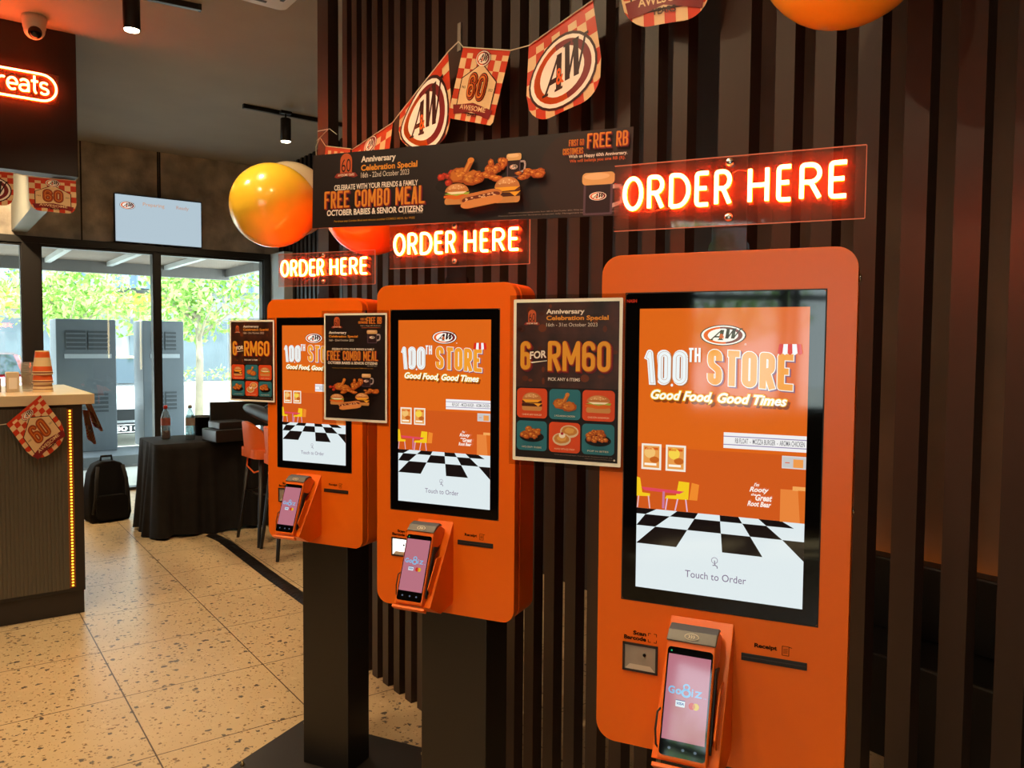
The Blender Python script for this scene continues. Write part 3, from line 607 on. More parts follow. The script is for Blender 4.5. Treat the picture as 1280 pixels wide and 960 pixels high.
# card terminals resting in the cradles
def terminal(k, label):
    x, y, a = KO[k]; bn_, bv = wedge(.245, .006); base = kpt(k, .147, bn_, ZB+bv)
    t = thing('card_terminal', label, 'card terminal', base, math.radians(a), 'card terminals')
    def P(u, s, h): n, v = wedge(s, h); return (u-.147, -(n-bn_), v-bv)
    sh = lambda s: .056-.221*(s-.062)
    OT = mat('terminal_orange', '#e8691c', .35, noise=(5, .04)); DG = mat('terminal_grey', '#4a433e', .4)
    prof = [(.244, .012), (.240, .0172), (.062, .056), (.052, .0575), (.036, .051), (.024, .037), (.024, .004), (.07, .004), (.095, .028), (.232, .001), (.243, .004)]
    body = MB().prism(prof, lambda s, h, u: P(u, s, h), .147-.0415, .147+.0415, OT).build('body', t, bevel=.004, seg=3)
    lid = MB().prism([(.0575, .0585), (.056, .0605), (.036, .0545), (.0215, .0395), (.0205, .022), (.030, .040)], lambda s, h, u: P(u, s, h), .147-.0422, .147+.0422, DG).build('printer_lid', t, bevel=.002)
    scn = MB().prism(rrect(.147-.0385, .066, .147+.0385, .236, .006, 5), lambda u, s, d: P(u, s, sh(s)+.0002+d), 0, .0009, GLASSB()).build('screen', t)
    g = G(lambda X, Y, l: P(.147-.036+.072*X, .0775+.072*Y, sh(.0775+.072*Y)+.0014+.00012*l), lambda c: scr(c, .8))
    g.rect(0, 0, 1, 1.86, '#c97c8c').up(); C_ = '#8ec8f2'
    g.text('G', .06, .70, .215, .87, C_, .035).text('o', .235, .745, .375, .87, C_, .035)
    for cy, r in ((.685, .085), (.815, .115)): g.l = 2; g.ell(.485, cy, r, r*.85, C_).up().ell(.485, cy, r*.55, r*.45, '#c97c8c')
    g.l = 2; g.text('i', .61, .70, .65, .87, C_, .02).text('Z', .68, .73, .86, .87, C_, .035).text('TM', .89, .85, .96, .875, C_)
    g.up().rr(.26, .99, .48, 1.13, .015, '#e8f2fa').up().text('VISA', .285, 1.03, .455, 1.09, '#2a4a9c', .03, .25); g.rect(.26, .985, .48, 1.0, '#2a3c8c')
    g.ell(.64, 1.07, .075, .075, '#d8322c').up().ell(.735, 1.07, .075, .075, '#e8c030').up().ell(.687, 1.07, .03, .055, '#e07a28')
    g.build('screen_image', scn)
    g = G(lambda X, Y, l: P(.147-.036+.072*X, .0775+.072*Y, sh(.0775+.072*Y)+.0014), lambda c: scr(c, .6))
    for px_ in (.2, .52, .8): g.ell(px_, 2.03, .035, .03, '#7a86a0')
    g.ell(.06, -.07, .02, .02, '#38e08a'); g.build('button_icons', scn)
    g = G(lambda X, Y, l: P(.147+X, .046-.8*Y, .0585-.25*Y*.9+.0009+.0001*l), lambda c: mat('icon_cream', '#d8c8ac', .5) if c == 'c' else DG)
    for r_, c in ((.0125, 'c'), (.0112, 'd')): g.ell(0, .0, r_, r_*.6, c).up()
    for q in (-.005, -.001, .003): g.line([(q, -.0035), (q+.0018, 0), (q, .0035)], .0012, 'c')
    g.build('contactless_mark', lid)
    MB().prism([(.080, .012), (.088, .040), (.10, .040), (.215, .014), (.222, .006), (.205, .006), (.104, .024)], lambda s, h, u: P(u, s, h), .1888, .1925, mat('strap_black', '#15110f', .6)).build('hand_strap', t, bevel=.001)
    MB().tube([P(.1035, .165, .026), P(.100, .172, .03), P(.0985, .20, .022), P(.1005, .222, .012), P(.1045, .226, .008)], .0018, mat('strap_black', '#15110f', .6), 6).build('wrist_loop', t)
terminal(3, 'card terminal in the cradle of the nearest kiosk, green light lit')
terminal(2, 'card terminal in the cradle of the middle kiosk beside the glowing window')
terminal(1, 'card terminal in the cradle of the farthest kiosk')

# ---------------------------------------------------------------- ORDER HERE neon signs
def glyph(c):                  # centre lines in a unit box
    if c == 'O': return [arc(.5, .5, .5, .5, 90, 450, 24)]
    if c == 'R': return [[(0, 0), (0, 1), (.45, 1)]+arc(.5, .74, .5, .26, 90, -90, 10)+[(.3, .48)], [(0, .48), (.5, .48), (1, 0)]]
    if c == 'D': return [[(0, 0), (0, 1), (.3, 1)]+arc(.35, .5, .65, .5, 90, -90, 14)+[(0, 0)]]
    if c == 'E': return [[(1, 1), (0, 1), (0, 0), (1, 0)], [(0, .52), (.86, .52)]]
    if c == 'H': return [[(0, 0), (0, 1)], [(1, 0), (1, 1)], [(0, .5), (1, .5)]]
    if c == 'T': return [[(0, 1.5), (1, 1.5)], [(.5, 1.5), (.5, 0)]]
    if c == 'r': return [[(.1, 0), (.1, 1)], [(.1, .6)]+arc(.6, .55, .5, .43, 150, 60, 6)]
    if c == 'e': return [[(.04, .5), (1, .5)]+arc(.5, .5, .5, .5, 0, 305, 18)]
    if c == 'a': return [arc(.5, .7, .42, .3, 150, 0, 8)+[(.92, 0)], [(.92, .55), (.5, .55)]+arc(.45, .28, .42, .27, 90, 270, 8)+[(.7, .05), (.92, .25)]]
    if c == 't': return [[(.45, 1.45), (.45, .3)]+arc(.75, .28, .3, .28, 180, 270, 5), [(0, 1), (.95, 1)]]
    if c == 's': return [arc(.5, .75, .42, .25, 30, 250, 10)+arc(.5, .25, .45, .25, 80, -150, 10)]
def glow_mat(name, rgb):
    m = mat(name, '#000000', .4, emit=1); b = m.node_tree.nodes['Principled BSDF']; b.inputs['Emission Color'].default_value = (*rgb, 1); return m
CORE = glow_mat('neon_core', (32*NEON, 5.0*NEON, 1.3*NEON)); JACK = glow_mat('neon_jacket', (32*NEON, 1.3*NEON, .03*NEON))
def soften(p, d=.006):         # round sharp corners a little
    out = [p[0]]
    for a, b, c in zip(p, p[1:], p[2:]):
        a, b, c = map(np.array, (a, b, c)); l1, l2 = np.linalg.norm(a-b), np.linalg.norm(c-b); cosv = (a-b)@(c-b)/(l1*l2+1e-9)
        if cosv > -.8:
            q = min(d, l1*.45, l2*.45); s_, e_ = b+(a-b)/l1*q, b+(c-b)/l2*q
            out += [tuple(s_*(1-t)**2+b*2*t*(1-t)+e_*t*t) for t in (0, .33, .66, 1)]
        else: out.append(tuple(b))
    return out+[p[-1]]
def neon(strokes, fn, r, parent, name='neon_letter', closed=False):
    m = MB()
    for s in strokes:
        m.tube([fn(p[0], p[1], r*1.2) for p in s], r*1.08, JACK, 7); m.tube([fn(p[0], p[1], r*2.1) for p in s], r*.92, CORE, 8)
    return m.build(name, parent, merge=False)
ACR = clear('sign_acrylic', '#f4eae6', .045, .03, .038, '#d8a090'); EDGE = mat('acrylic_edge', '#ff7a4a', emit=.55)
LX = [('O', .0189, .0591), ('R', .0662, .0988), ('D', .1077, .1479), ('E', .155, .1834), ('R', .1905, .2218), ('H', .2496, .2868), ('E', .2987, .3265), ('R', .337, .374), ('E', .3845, .417)]
def order_sign(k, label, dy=1.2):
    a = math.radians(KO[k][2]+dy); t = thing('neon_order_sign', label, 'neon sign', kpt(k, -.046, -.062, ZB+.126), a, 'ORDER HERE neon signs')
    w, h = .443, .1235
    pn = MB().box((0, 0, 0), (w, .004, h), ACR).build('acrylic_panel', t, merge=False)
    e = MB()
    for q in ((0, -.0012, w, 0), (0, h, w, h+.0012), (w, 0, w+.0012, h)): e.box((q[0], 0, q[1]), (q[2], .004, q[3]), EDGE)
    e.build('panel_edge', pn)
    for c, x0, x1 in LX:
        r = .0039; z0, z1 = .0345+r, .0995-r
        st = [[(x0+r+p[0]*(x1-x0-2*r), z0+p[1]*(z1-z0)) for p in s] for s in glyph(c)]
        neon([soften(s) for s in st], lambda X, Z, d: (X, -d-.001, Z), r, t)
    MB().tube([(.222, -.004, .092), (.232, -.006, .097), (.249, -.004, .094)], .0012, mat('wire', '#8a3a1c', .5), 5).tube([(.06, -.004, .034), (.067, -.006, .030), (.108, -.004, .036)], .0012, mat('wire', '#8a3a1c', .5), 5).build('wire', t)
    for z in (.013, h-.011): MB().lathe([(0, -.008), (.006, -.008), (.0075, -.006), (.0075, .012), (0, .012)], (.217, 0, z), CHROME(), 14, 1).build('standoff', t)
    MB().prism([(.178, -.055), (.252, -.055), (.252, -.035), (.246, -.028), (.246, h), (.184, h), (.184, -.028), (.178, -.035)], lambda p, q, d: (p, d, q), .012, .016, clear('bracket_acrylic', '#d8ccc8', .008, .03)).build('bracket', t, merge=False)
order_sign(3, 'red neon ORDER HERE sign above the nearest kiosk, fully in view')
order_sign(2, 'red neon ORDER HERE sign above the middle kiosk, top edge behind the banner')
order_sign(1, 'red neon ORDER HERE sign above the farthest kiosk, the smallest one')

# ================================================================ posters and banner
FILM = clear('laminate_film', '#f0ece6', .10, .05)
def poster(k, u, label, group, w=.222, h=.316):
    t = thing('promo_poster', label, 'poster', kpt(k, u, .0045, ZB-.323), math.radians(KO[k][2]), group)
    MB().prism(rrect(0, 0, w, h, .002, 2), lambda p, q, d: (p, d, q), 0, .0012, prt('#efe6d6')).build('paper', t)
    f = MB()
    for q in ((-.008, -.009, w+.006, 0), (-.008, h, w+.006, h+.008), (-.008, 0, 0, h), (w, 0, w+.006, h)): f.box((q[0], .0002, q[1]), (q[2], .0010, q[3]), FILM)
    f.build('laminate_margin', t, merge=False)
    return t, (lambda e=0: (lambda x, y, l: (w*x, -.0004-.00012*l-e, h-w*y)))
BOK = mat('poster_bokeh', '#3a1a0e', .4, noise=(22, .75))
def rm60(k, u, label):
    t, mk = poster(k, u, label, 'six for RM60 posters'); A = 1.423
    def mkm(c): return BOK if c == 'bok' else prt(c)
    g = G(mk(), mkm)
    def T(s, x0, a, x1, b, c, **q): g.text(s, x0, a*A, x1, b*A, c, **q)
    g.rect(.028, .020*A, .972, .978*A, 'bok').up(); g.rect(.028, .80*A, .972, .978*A, '#1a0d09'); g.rect(.028, .54*A, .972, .80*A, '#1c0e0a')
    g.up(); r = random.Random(4)
    for _ in range(26): g.ell(r.uniform(.06, .94), r.uniform(.04, .53)*A, r.uniform(.012, .04), r.uniform(.012, .04), r.choice(('#4a2012', '#5a2a16', '#6a3218', '#3c1a10')), n=14)
    g.build('printed_background', t)
    g = G(mk(.0006), mkm); crest60(g, .18, .115*A, .075, .075)
    T('Anniversary', .314, .062, .665, .10, '#e8d8cc', off=.03); T('Celebration Special', .315, .102, .88, .138, '#d98a2c', off=.03); T('16th - 31st October 2023', .316, .146, .782, .168, '#d8c8bc');
    g.build('occasion_lettering', t); g = G(mk(.0006), mkm)
    for c, d, o in (('#7c1626', .012, .007), ('#b8441c', .003, .006), ('#e0982a', 0, 0)):
        g.up(); stext(g, '6', .075+d, .258*A+d, .172+d, .434*A+d, c, .037, o); stext(g, 'RM60', .336+d, .256*A+d, .905+d, .437*A+d, c, .037, o, .5)
    g.up(2); wf_ = lambda x, y: (x, y-(x-.17)*.10)
    T('FOR', .172, .325, .328, .372, '#5a1620', off=.06, ref=.03, warp=wf_); g.up(); T('FOR', .168, .322, .325, .369, '#f0e0d0', off=.03, warp=wf_); g.poly([(.17, .386*A), (.33, .374*A), (.33, .378*A), (.19, .392*A)], '#f0e0d0')
    g.build('headline_lettering', t); g = G(mk(.0006), mkm)
    T('PICK ANY 6 ITEMS', .336, .478, .63, .498, '#e0d0c4', off=.02); g.build('caption_lettering', t)
    cells = [(.042, .548, 'o', 'CHEESE BEEF BURGER'), (.350, .548, 't', '2 PCS AROMA CHICKEN'), (.655, .548, 'o', 'CHICKEN SANDWICH'), (.042, .750, 't', '4 PCS CRISPY TENDERS'), (.350, .750, 'o', 'WAFFLE WITH ICE CREAM'), (.655, .750, 't', 'POP N BITES')]
    for i, (x, b, c, s) in enumerate(cells):
        g = G(mk(.0006), mkm); g.rr(x, b*A, x+.288, (b+.184)*A, .035, '#d2481c' if c == 'o' else '#2c6e7e'); cx, cy = x+.144, (b+.082)*A
        g.up().text(s, x+.05, (b+.158)*A, x+.238, (b+.168)*A, '#e8d0b4')
        if i == 0: burger(g, cx, cy, .10, .085)
        if i == 1: drum(g, cx, cy, .11, .09)
        if i == 2: burger(g, cx, cy, .115, .08, beef=False)
        if i == 3: pieces(g, cx, cy, .115, .075, 3, 9, '#1c1210')
        if i == 4:
            for ox, oy in ((.045, -.04), (-.025, .03)):
                g.up().ell(cx+ox, cy+oy, .085, .055, '#d8c0a0').up().blob(cx+ox, cy+oy-.004, .07, .042, '#c4803c', 6, .06).up().blob(cx+ox, cy+oy-.008, .045, .025, '#d9a050', 7, .1)
            g.up().ell(cx-.02, cy-.005, .03, .024, '#f4e8dc').up().ell(cx-.02, cy-.02, .014, .012, '#a8182a')
        if i == 5: pieces(g, cx, cy, .115, .08, 6, 15, '#1c1210', .16, .26)
        g.build('menu_picture', t)
    g = G(mk(.0006), mkm); g.text('Terms and conditions apply. Pictures are for illustration purposes only.', .40, .945*A, .93, .952*A, '#9a8478').text('While stocks last at participating outlets.', .68, .958*A, .93, .964*A, '#9a8478'); g.ell(.945, .961*A, .008, .008, '#d8c8bc', n=12); g.build('small_print', t)
rm60(3, -.2275, 'SIX FOR RM60 poster on the nearest kiosk, bigger in view of the two')
rm60(1, -.2325, 'SIX FOR RM60 poster on the farthest kiosk, seen against the window')
def foods(mk, mkm, t, e=.0006):
    return
PBG = mat('poster_brown', '#1c0d0a', .4, noise=(5, .25))
def mkb(c): return PBG if c == 'bg' else prt(c)
def word(g, s, x0, y0, x1, y1, d=.004):          # orange headline with a plum drop shadow
    w = min((y1-y0)*.19, (x1-x0)/len(s)*.27)
    for c, q, e in (('#6e1836', d, w*.22), ('#a8451c', d*.2, w*.22), ('#d8842c', 0, -w*.02)): g.up(); stext(g, s, x0+q, y0+q, x1+q, y1+q, c, w, e, .75)
def combo(k, u, label):
    t, mk = poster(k, u, label, None); A = 1.423
    g = G(mk(), mkb); g.rect(.025, .018*A, .975, .978*A, 'bg'); g.build('printed_background', t)
    g = G(mk(.0006), mkb)
    def T(s, x0, a, x1, b, c, **q): g.text(s, x0, a*A, x1, b*A, c, **q)
    crest60(g, .215, .088*A, .09, .085); b0 = g.l
    T('Anniversary', .085, .165, .37, .198, '#e8d8cc', off=.03); T('Celebration Special', .085, .202, .55, .230, '#d98a2c', off=.03); T('16th - 22nd October 2023', .09, .239, .485, .258, '#d8c8bc')
    word(g, 'FIRST 60', .60, .045*A, .70, .066*A, .003); word(g, 'CUSTOMERS', .575, .075*A, .70, .096*A, .003); word(g, 'FREE RB', .715, .038*A, .945, .098*A)
    T('Wish us Happy 60th Anniversary.', .62, .112, .945, .122, '#e8d8cc'); g.rect(.635, .133*A, .935, .136*A, '#c8622a')
    T('CELEBRATE WITH YOUR FRIENDS & FAMILY', .165, .322, .835, .341, '#e8d8cc', off=.02); word(g, 'FREE COMBO MEAL', .092, .347*A, .90, .435*A, .006)
    T('OCTOBER BABIES & SENIOR CITIZENS', .11, .446, .895, .471, '#e8d8cc', off=.03); T('(60 YEARS OLD)', .74, .478, .89, .487, '#d8c8bc'); T('Purchase any Combo Meal and choose another COMBO MEAL for FREE', .18, .502, .83, .511, '#c8902c', off=.01); g.build('lettering', t)
    g = G(mk(.0006), mkb); mug(g, .775, .215*A, .085, .085); g.build('mug_picture', t)
    g = G(mk(.0006), mkb); g.ell(.5, .725*A, .42, .085, '#1a1210'); b0 = g.l
    pieces(g, .17, .70*A, .10, .06, 9, 6); mug(g, .695, .615*A, .075, .085); pieces(g, .565, .665*A, .10, .11, 12, 9); drum(g, .34, .67*A, .13, .10); pieces(g, .80, .72*A, .13, .05, 15, 8); pieces(g, .46, .725*A, .15, .05, 21, 8)
    burger(g, .29, .795*A, .115, .075, beef=False); burger(g, .69, .785*A, .115, .085); hotdog(g, .50, .845*A, .18, .065, -14); g.build('food_picture', t)
combo(2, -.233, 'dark FREE COMBO MEAL poster taped to the middle kiosk')

bt = thing('promo_banner', 'long dark FREE COMBO MEAL banner board above the kiosks', 'banner', kpt(2, -.3125, -.043, ZB+.255), math.radians(28.5)); bt.rotation_euler = (0, .02, math.radians(28.5))
BW, BHH = 1.0, .219
MB().box((0, 0, 0), (BW, .004, BHH), mat('foam_board', '#2c1a15', .5)).build('board', bt, bevel=.0006)
bmk = lambda e=0: (lambda x, y, l: (x, -.0004-.00012*l-e, BHH-y))
Yb = lambda a, b: .474-.02*a-b
g = G(bmk(), mkb); g.rect(0, 0, BW, BHH, 'bg').up().ell(.0, 0, .001, .001, '#2a1612')
g.poly([(.835+.09*math.cos(t)*1.0-.0, .1095+.1095*math.sin(t)) for t in np.linspace(PI*.5, PI*1.5, 24)]+[(BW, 0), (BW, BHH)], '#33211d'); g.build('printed_background', bt)
g = G(bmk(.0006), mkb)
def TB(s, x0, bt_, x1, bb, c, a=None, **q):
    sk = lambda x, y: (x, y)
    g.text(s, x0, Yb((x0+x1)/2, bt_), x1, Yb((x0+x1)/2, bb), c, **q)
crest60(g, .123, Yb(.123, .431), .042, .040)
TB('Anniversary', .177, .4545, .297, .431, '#e8d8cc', off=.03); TB('Celebration Special', .177, .4285, .37, .4055, '#d98a2c', off=.03); TB('16th - 22nd October 2023', .177, .4065, .343, .391, '#d8c8bc');
TB('CELEBRATE WITH YOUR FRIENDS & FAMILY', .081, .3755, .373, .3595, '#e8d8cc', off=.02)
word(g, 'FREE COMBO MEAL', .047, Yb(.22, .3575), .398, Yb(.22, .307), .0032)
TB('OCTOBER BABIES & SENIOR CITIZENS', .058, .302, .394, .284, '#e8d8cc', off=.03); TB('(60 YEARS OLD)', .329, .282, .392, .276, '#c8b0a4'); TB('Purchase any Combo Meal and choose another COMBO MEAL for FREE', .085, .271, .367, .263, '#a8781c', off=.01); g.build('headline_lettering', bt); g = G(bmk(.0006), mkb)
word(g, 'FIRST 60', .829, Yb(.85, .437), .870, Yb(.85, .421), .002); word(g, 'CUSTOMERS', .814, Yb(.84, .415), .870, Yb(.84, .399), .002); word(g, 'FREE RB', .881, Yb(.93, .446), .989, Yb(.93, .409), .0028)
TB('Wish us Happy 60th Anniversary.', .832, .3955, .989, .3845, '#e8d8cc', off=.02); TB('We will belanja you one RB (R).', .835, .3835, .984, .373, '#c85a24', off=.02)
g.build('offer_lettering', bt); g = G(bmk(.0006), mkb)
TB('Available at all participating outlets from 16th to 22nd October 2023. While stocks last. Terms and conditions apply.', .66, .259, .97, .2545, '#a08c82'); TB('Pictures shown are for illustration purposes only. Management reserves the right to amend.', .63, .252, .97, .2475, '#a08c82'); g.build('small_print', bt)
g = G(bmk(.0006), mkb); mug(g, .912, Yb(.912, .294), .046, .054); g.build('mug_picture', bt)
g = G(bmk(.0006), mkb); g.ell(.565, Yb(.565, .345), .135, .032, '#211816'); q0 = g.l
pieces(g, .475, Yb(.475, .362), .045, .030, 9, 7); mug(g, .674, Yb(.674, .385), .023, .032, True); pieces(g, .625, Yb(.625, .378), .036, .036, 12, 9); drum(g, .535, Yb(.535, .375), .055, .042); pieces(g, .725, Yb(.725, .352), .046, .022, 15, 8); pieces(g, .60, Yb(.60, .352), .05, .022, 21, 8)
burger(g, .512, Yb(.512, .318), .040, .030, beef=False); burger(g, .665, Yb(.665, .318), .040, .036); hotdog(g, .588, Yb(.588, .300), .066, .026, -14); g.build('food_picture', bt)
# second foreground food pictures sit on the same print

# ================================================================ bunting
CREAM, RED_, MAR = '#e4c090', '#c8391a', '#7c1f22'
def flag(label, quad, kind, bulge=.02, rounded=.30, group='checked bunting flags', nx=14, ny=16, name='bunting_flag'):
    TL, TR, BR_, BL = [np.array(q, float) for q in quad]; base = (TL+TR)/2
    nrm = np.cross(TR-TL, BL-TL); nrm /= np.linalg.norm(nrm)
    def mp(s, t, off=0):
        s_ = min(1, max(0, s)); t_ = min(1, max(0, t))
        p = (1-t)*((1-s)*TL+s*TR)+t*((1-s)*BL+s*BR_)
        return p-base+nrm*(off+bulge*(math.sin(PI*s_)*.7*t_+.35*math.sin(2.2*PI*s_+.6)*t_))
    asp = (np.linalg.norm(BL-TL)+np.linalg.norm(BR_-TR))/(np.linalg.norm(TR-TL)+np.linalg.norm(BR_-BL))
    t = thing(name, label, 'flag', tuple(base), 0, group)
    rt = rounded/asp
    def bot(s):               # lower edge with rounded corners, in t
        if s < rounded: return 1-rt+rt*math.sqrt(max(0, 1-((rounded-s)/rounded)**2))
        if s > 1-rounded: return 1-rt+rt*math.sqrt(max(0, 1-((s-1+rounded)/rounded)**2))
        return 1.0
    def cell(mb, s0, s1, t0, t1, off, m):
        a, b = min(t0, bot(s0)), min(t0, bot(s1)); c, d = min(t1, bot(s1)), min(t1, bot(s0))
        mb.add([mp(s0, a, off), mp(s1, b, off), mp(s1, c, off), mp(s0, d, off)], [(0, 1, 2, 3)], m, True)
    cl = MB(); NX, NY = 8, int(round(8*asp))
    for i in range(NX*3):
        for j in range(NY*2):
            red = ((i//3)+(j//2)) % 2 == 0
            cell(cl, i/(NX*3), (i+1)/(NX*3), max(.0, j/(NY*2)), (j+1)/(NY*2), 0, vinyl(RED_) if red or j == 0 else vinyl(CREAM))
    cl.build('cloth', t)
    g = G(lambda x, y, l: mp(x, y/asp, sgn*(.0015+.00035*l)), lambda c: vinyl(c), .07); sgn = 1 if nrm[1] < 0 or (abs(nrm[1]) < .3 and nrm[0] > 0) else -1
    if kind == 'aw': logo(g, .5, .55*asp, .44, .30)
    else:
        logo(g, .5, .13*asp, .15, .085)
        sh_ = [(.13, .42*asp), (.5, .20*asp), (.87, .42*asp), (.87, .88*asp), (.13, .88*asp)]
        g.l = 0; g.poly([(p[0]+(p[0]-.5)*.05, p[1]+(p[1]-.55*asp)*.05) for p in sh_], '#3a1714').up().poly(sh_, CREAM).up()
        [(g.up(), stext(g, '60', .29, .33*asp, .71, .70*asp, c_, .075, e_, .35)) for c_, e_ in (('#4a1812', .012), ('#c8501c', .0), ('#4a1812', -.014), ('#d8742c', -.024))]
        g.l = 4; g.text('1963', .155, .52*asp, .24, .555*asp, '#3a1714').text('2023', .76, .52*asp, .845, .555*asp, '#3a1714')
        g.up().poly([(.06, .80*asp), (.5, .735*asp), (.94, .80*asp), (.9, .93*asp), (.5, .86*asp), (.1, .93*asp)], MAR).up().text('AWESOME', .2, .775*asp, .8, .845*asp, CREAM, .02)
        g.up().text('YEARS', .36, .875*asp, .64, .925*asp, '#3a1714', .02)
    g.build('flag_print', t); return t
YB = 1.70
q = lambda pts, ax=1, v=YB: [at(x, y, ax, v) for x, y in pts]
flag('checked flag with big oval A and W logo, alone above the banner end', q([(661, 57), (741, 0), (756, 116), (655, 158)]), 'aw', .02)
flag('checked flag with a 60 crest beside the taped string, above the banner', q([(579, 59), (638, 63), (613.5, 157), (558.5, 147)]), '60', .018, .04)
flag('steeply hung checked flag with big oval logo, left of the 60 flag', q([(500, 141), (560, 65), (566, 178), (496, 186)], 1, 1.715), 'aw', .015)
flag('checked flag half hidden behind the banner top, crest just showing', q([(440, 187), (491, 153), (480, 235), (428, 262)]), '60', .015)
flag('red topped flag hidden behind the banner corner by the end post', q([(407, 182.5), (438, 186), (432, 262), (399, 262)]), 'aw', .012)
flag('checked flag cut off by the picture top beside the yellow balloon', q([(775, -118), (882, -160), (890, 20), (774, 36)]), '60', .02)
sp_ = [at(x, y, 1, YB-.004) for x, y in ((396, 176), (400, 172), (407, 182.5), (438, 186), (440, 187), (491, 153), (500, 141), (560, 65), (573, 52), (579, 59), (638, 63), (661, 57), (741, 0), (775, -118), (882, -160))]
tag(MB().tube(sp_, .0022, mat('string_white', '#d8cbb0', .8), 6).tube([at(x, y, 1, 1.75) for x, y in ((397, 164), (412, 161), (421, 168))], .0022, mat('string_white', '#d8cbb0', .8), 6).tube([at(x, y, 1, 1.74) for x, y in ((396, 176), (411, 161))], .0022, mat('string_white', '#d8cbb0', .8), 6).tube([at(x, y, 1, 1.72) for x, y in ((400, 172), (395, 183), (396, 215), (394, 235))], .0022, mat('string_white', '#d8cbb0', .8), 6).build('bunting_string'), 'thin pale string carrying the flags along the slat screen', 'string')
tp = at(573.5, 46, 1, 1.7755); tag(MB().prism([(-.012, -.055), (.014, -.055), (.012, .055), (-.010, .055)], lambda p, w_, d: (tp[0]+p, tp[1]+d, tp[2]+w_), 0, .004, mat('clear_tape', '#8a8074', .3)).build('adhesive_tape'), 'strip of clear tape holding the string on the slat post', 'tape')
XFL = -6.31
flag('checked flag with 60 crest hanging under the black bulkhead', q([(35.5, 221), (95, 226.5), (96, 268), (37, 262)], 0, XFL), '60', .008, .22)
flag('checked flag with oval logo cut off at the edge under the bulkhead', q([(-45, 211), (16.5, 216), (17, 258), (-44, 252)], 0, XFL), 'aw', .008, .22)
tag(MB().tube([at(x, y, 0, XFL) for x, y in ((-45, 210), (17, 216), (36, 220.5), (95, 226), (98, 222))], .002, mat('string_white', '#d8cbb0', .8), 6).build('bunting_string'), 'string holding the two flags under the black bulkhead', 'string')
flag('checked flag with 60 crest hung askew on the counter front', q([(8, 530), (50.4, 494), (89, 545), (46, 582)], 0, -5.325), '60', .006, .42)
tag(MB().tube([at(x, y, 0, -5.325) for x, y in ((-60, 520), (0, 531), (8, 530))], .002, mat('string_white', '#d8cbb0', .8), 6).build('bunting_string'), 'string tied to the askew flag on the counter front', 'string')
flag('curled flag hanging at the counter end, the longer of the pair', [at(105.5, 502, 0, -5.62), at(114, 504, 0, -5.56), at(129, 541, 0, -5.56), at(117, 536, 0, -5.66)], '60', .02, .3, group='flags on the counter end')
flag('curled flag hanging at the counter end, tucked behind the longer one', [at(103, 512, 0, -5.75), at(110, 513, 0, -5.70), at(120, 557, 0, -5.70), at(109, 552, 0, -5.80)], 'aw', .02, .3, group='flags on the counter end')

# ---------------------------------------------------------------- balloons
def balloon(c, r, hexc, label, group=None, to=None):
    m = mat('balloon_'+hexc, hexc, .22, spec=.5, coat=.3); b = m.node_tree.nodes['Principled BSDF']; b.inputs['Subsurface Weight'].default_value = .0; b.inputs['Subsurface Radius'].default_value = (.1, .05, .02)
    t = thing('balloon', label, 'balloon', (c[0], c[1], c[2]-r*1.12), 0, group)
    prof = []
    for i in range(25):
        a = PI*i/24; z = -math.cos(a); k = 1-.10*max(0, -z)**2; prof.append((max(.0001, math.sin(a)*r*(k if z < 0 else 1)), z*r*(1.10 if z < 0 else 1.0)))
    T_ = lambda x, y, z: (x, .34*z*0+y*.0-z if False else -z, y+r*1.12)     # neck towards the wall
    MB().lathe(prof, (0, 0, 0), m, 40).xf(T_).build('balloon_skin', t)
    MB().lathe([(0, -r*1.10+.02), (.012, -r*1.10+.008), (.006, -r*1.10), (.014, -r*1.10-.016), (0, -r*1.10-.016)], (0, 0, 0), m, 12).xf(T_).build('knot', t)
    if to is not None: MB().tube([(0, 0, -.01), ((to[0]-c[0])*.5, (to[1]-c[1])*.5+.02, (to[2]-c[2]+r)*.4-.03), (to[0]-c[0], to[1]-c[1], to[2]-c[2]+r*1.12)], .0015, mat('string_white', '#d8cbb0', .8), 5).build('ribbon', t)
    return t
cb = at(341, 257, 1, 1.16); db = float((cb-np.array([0, 0, CH]))@RZ); balloon(cb, 52*db/985, '#f6c436', 'yellow balloon beside the banner with orange glow on its lower side')
cw = at(363, 250, 1, 1.48); dw = float((cw-np.array([0, 0, CH]))@RZ); balloon(cw, 47*dw/985, '#d8c4a0', 'cream balloon tucked behind the yellow one')
co = at(463, 262, 1, 1.44); do = float((co-np.array([0, 0, CH]))@RZ); balloon(co, 57*do/985, '#f07c16', 'orange balloon behind the banner above the ORDER HERE signs')
cy_ = at(1056, -77, 1, 1.50); dy_ = float((cy_-np.array([0, 0, CH]))@RZ); ry_ = 106*dy_/985
t = balloon(cy_, ry_, '#ffd23a', 'yellow balloon with dark printed logo cut off by the picture top')
def onball(x, y, l): # on the camera-side lower face
    a, e = x, y; d = np.array([math.sin(a+.35)*math.cos(e), -math.cos(a+.35)*math.cos(e), math.sin(e)]); p = d*(ry_*1.02+.0006*l)+np.array([0, 0, ry_*1.12]); return tuple(p)
g = G(lambda x, y, l: onball(x, -.2-y, l), lambda c: vinyl(c), .06); logo(g, .0, .12, .42, .24); g.build('printed_logo', t)

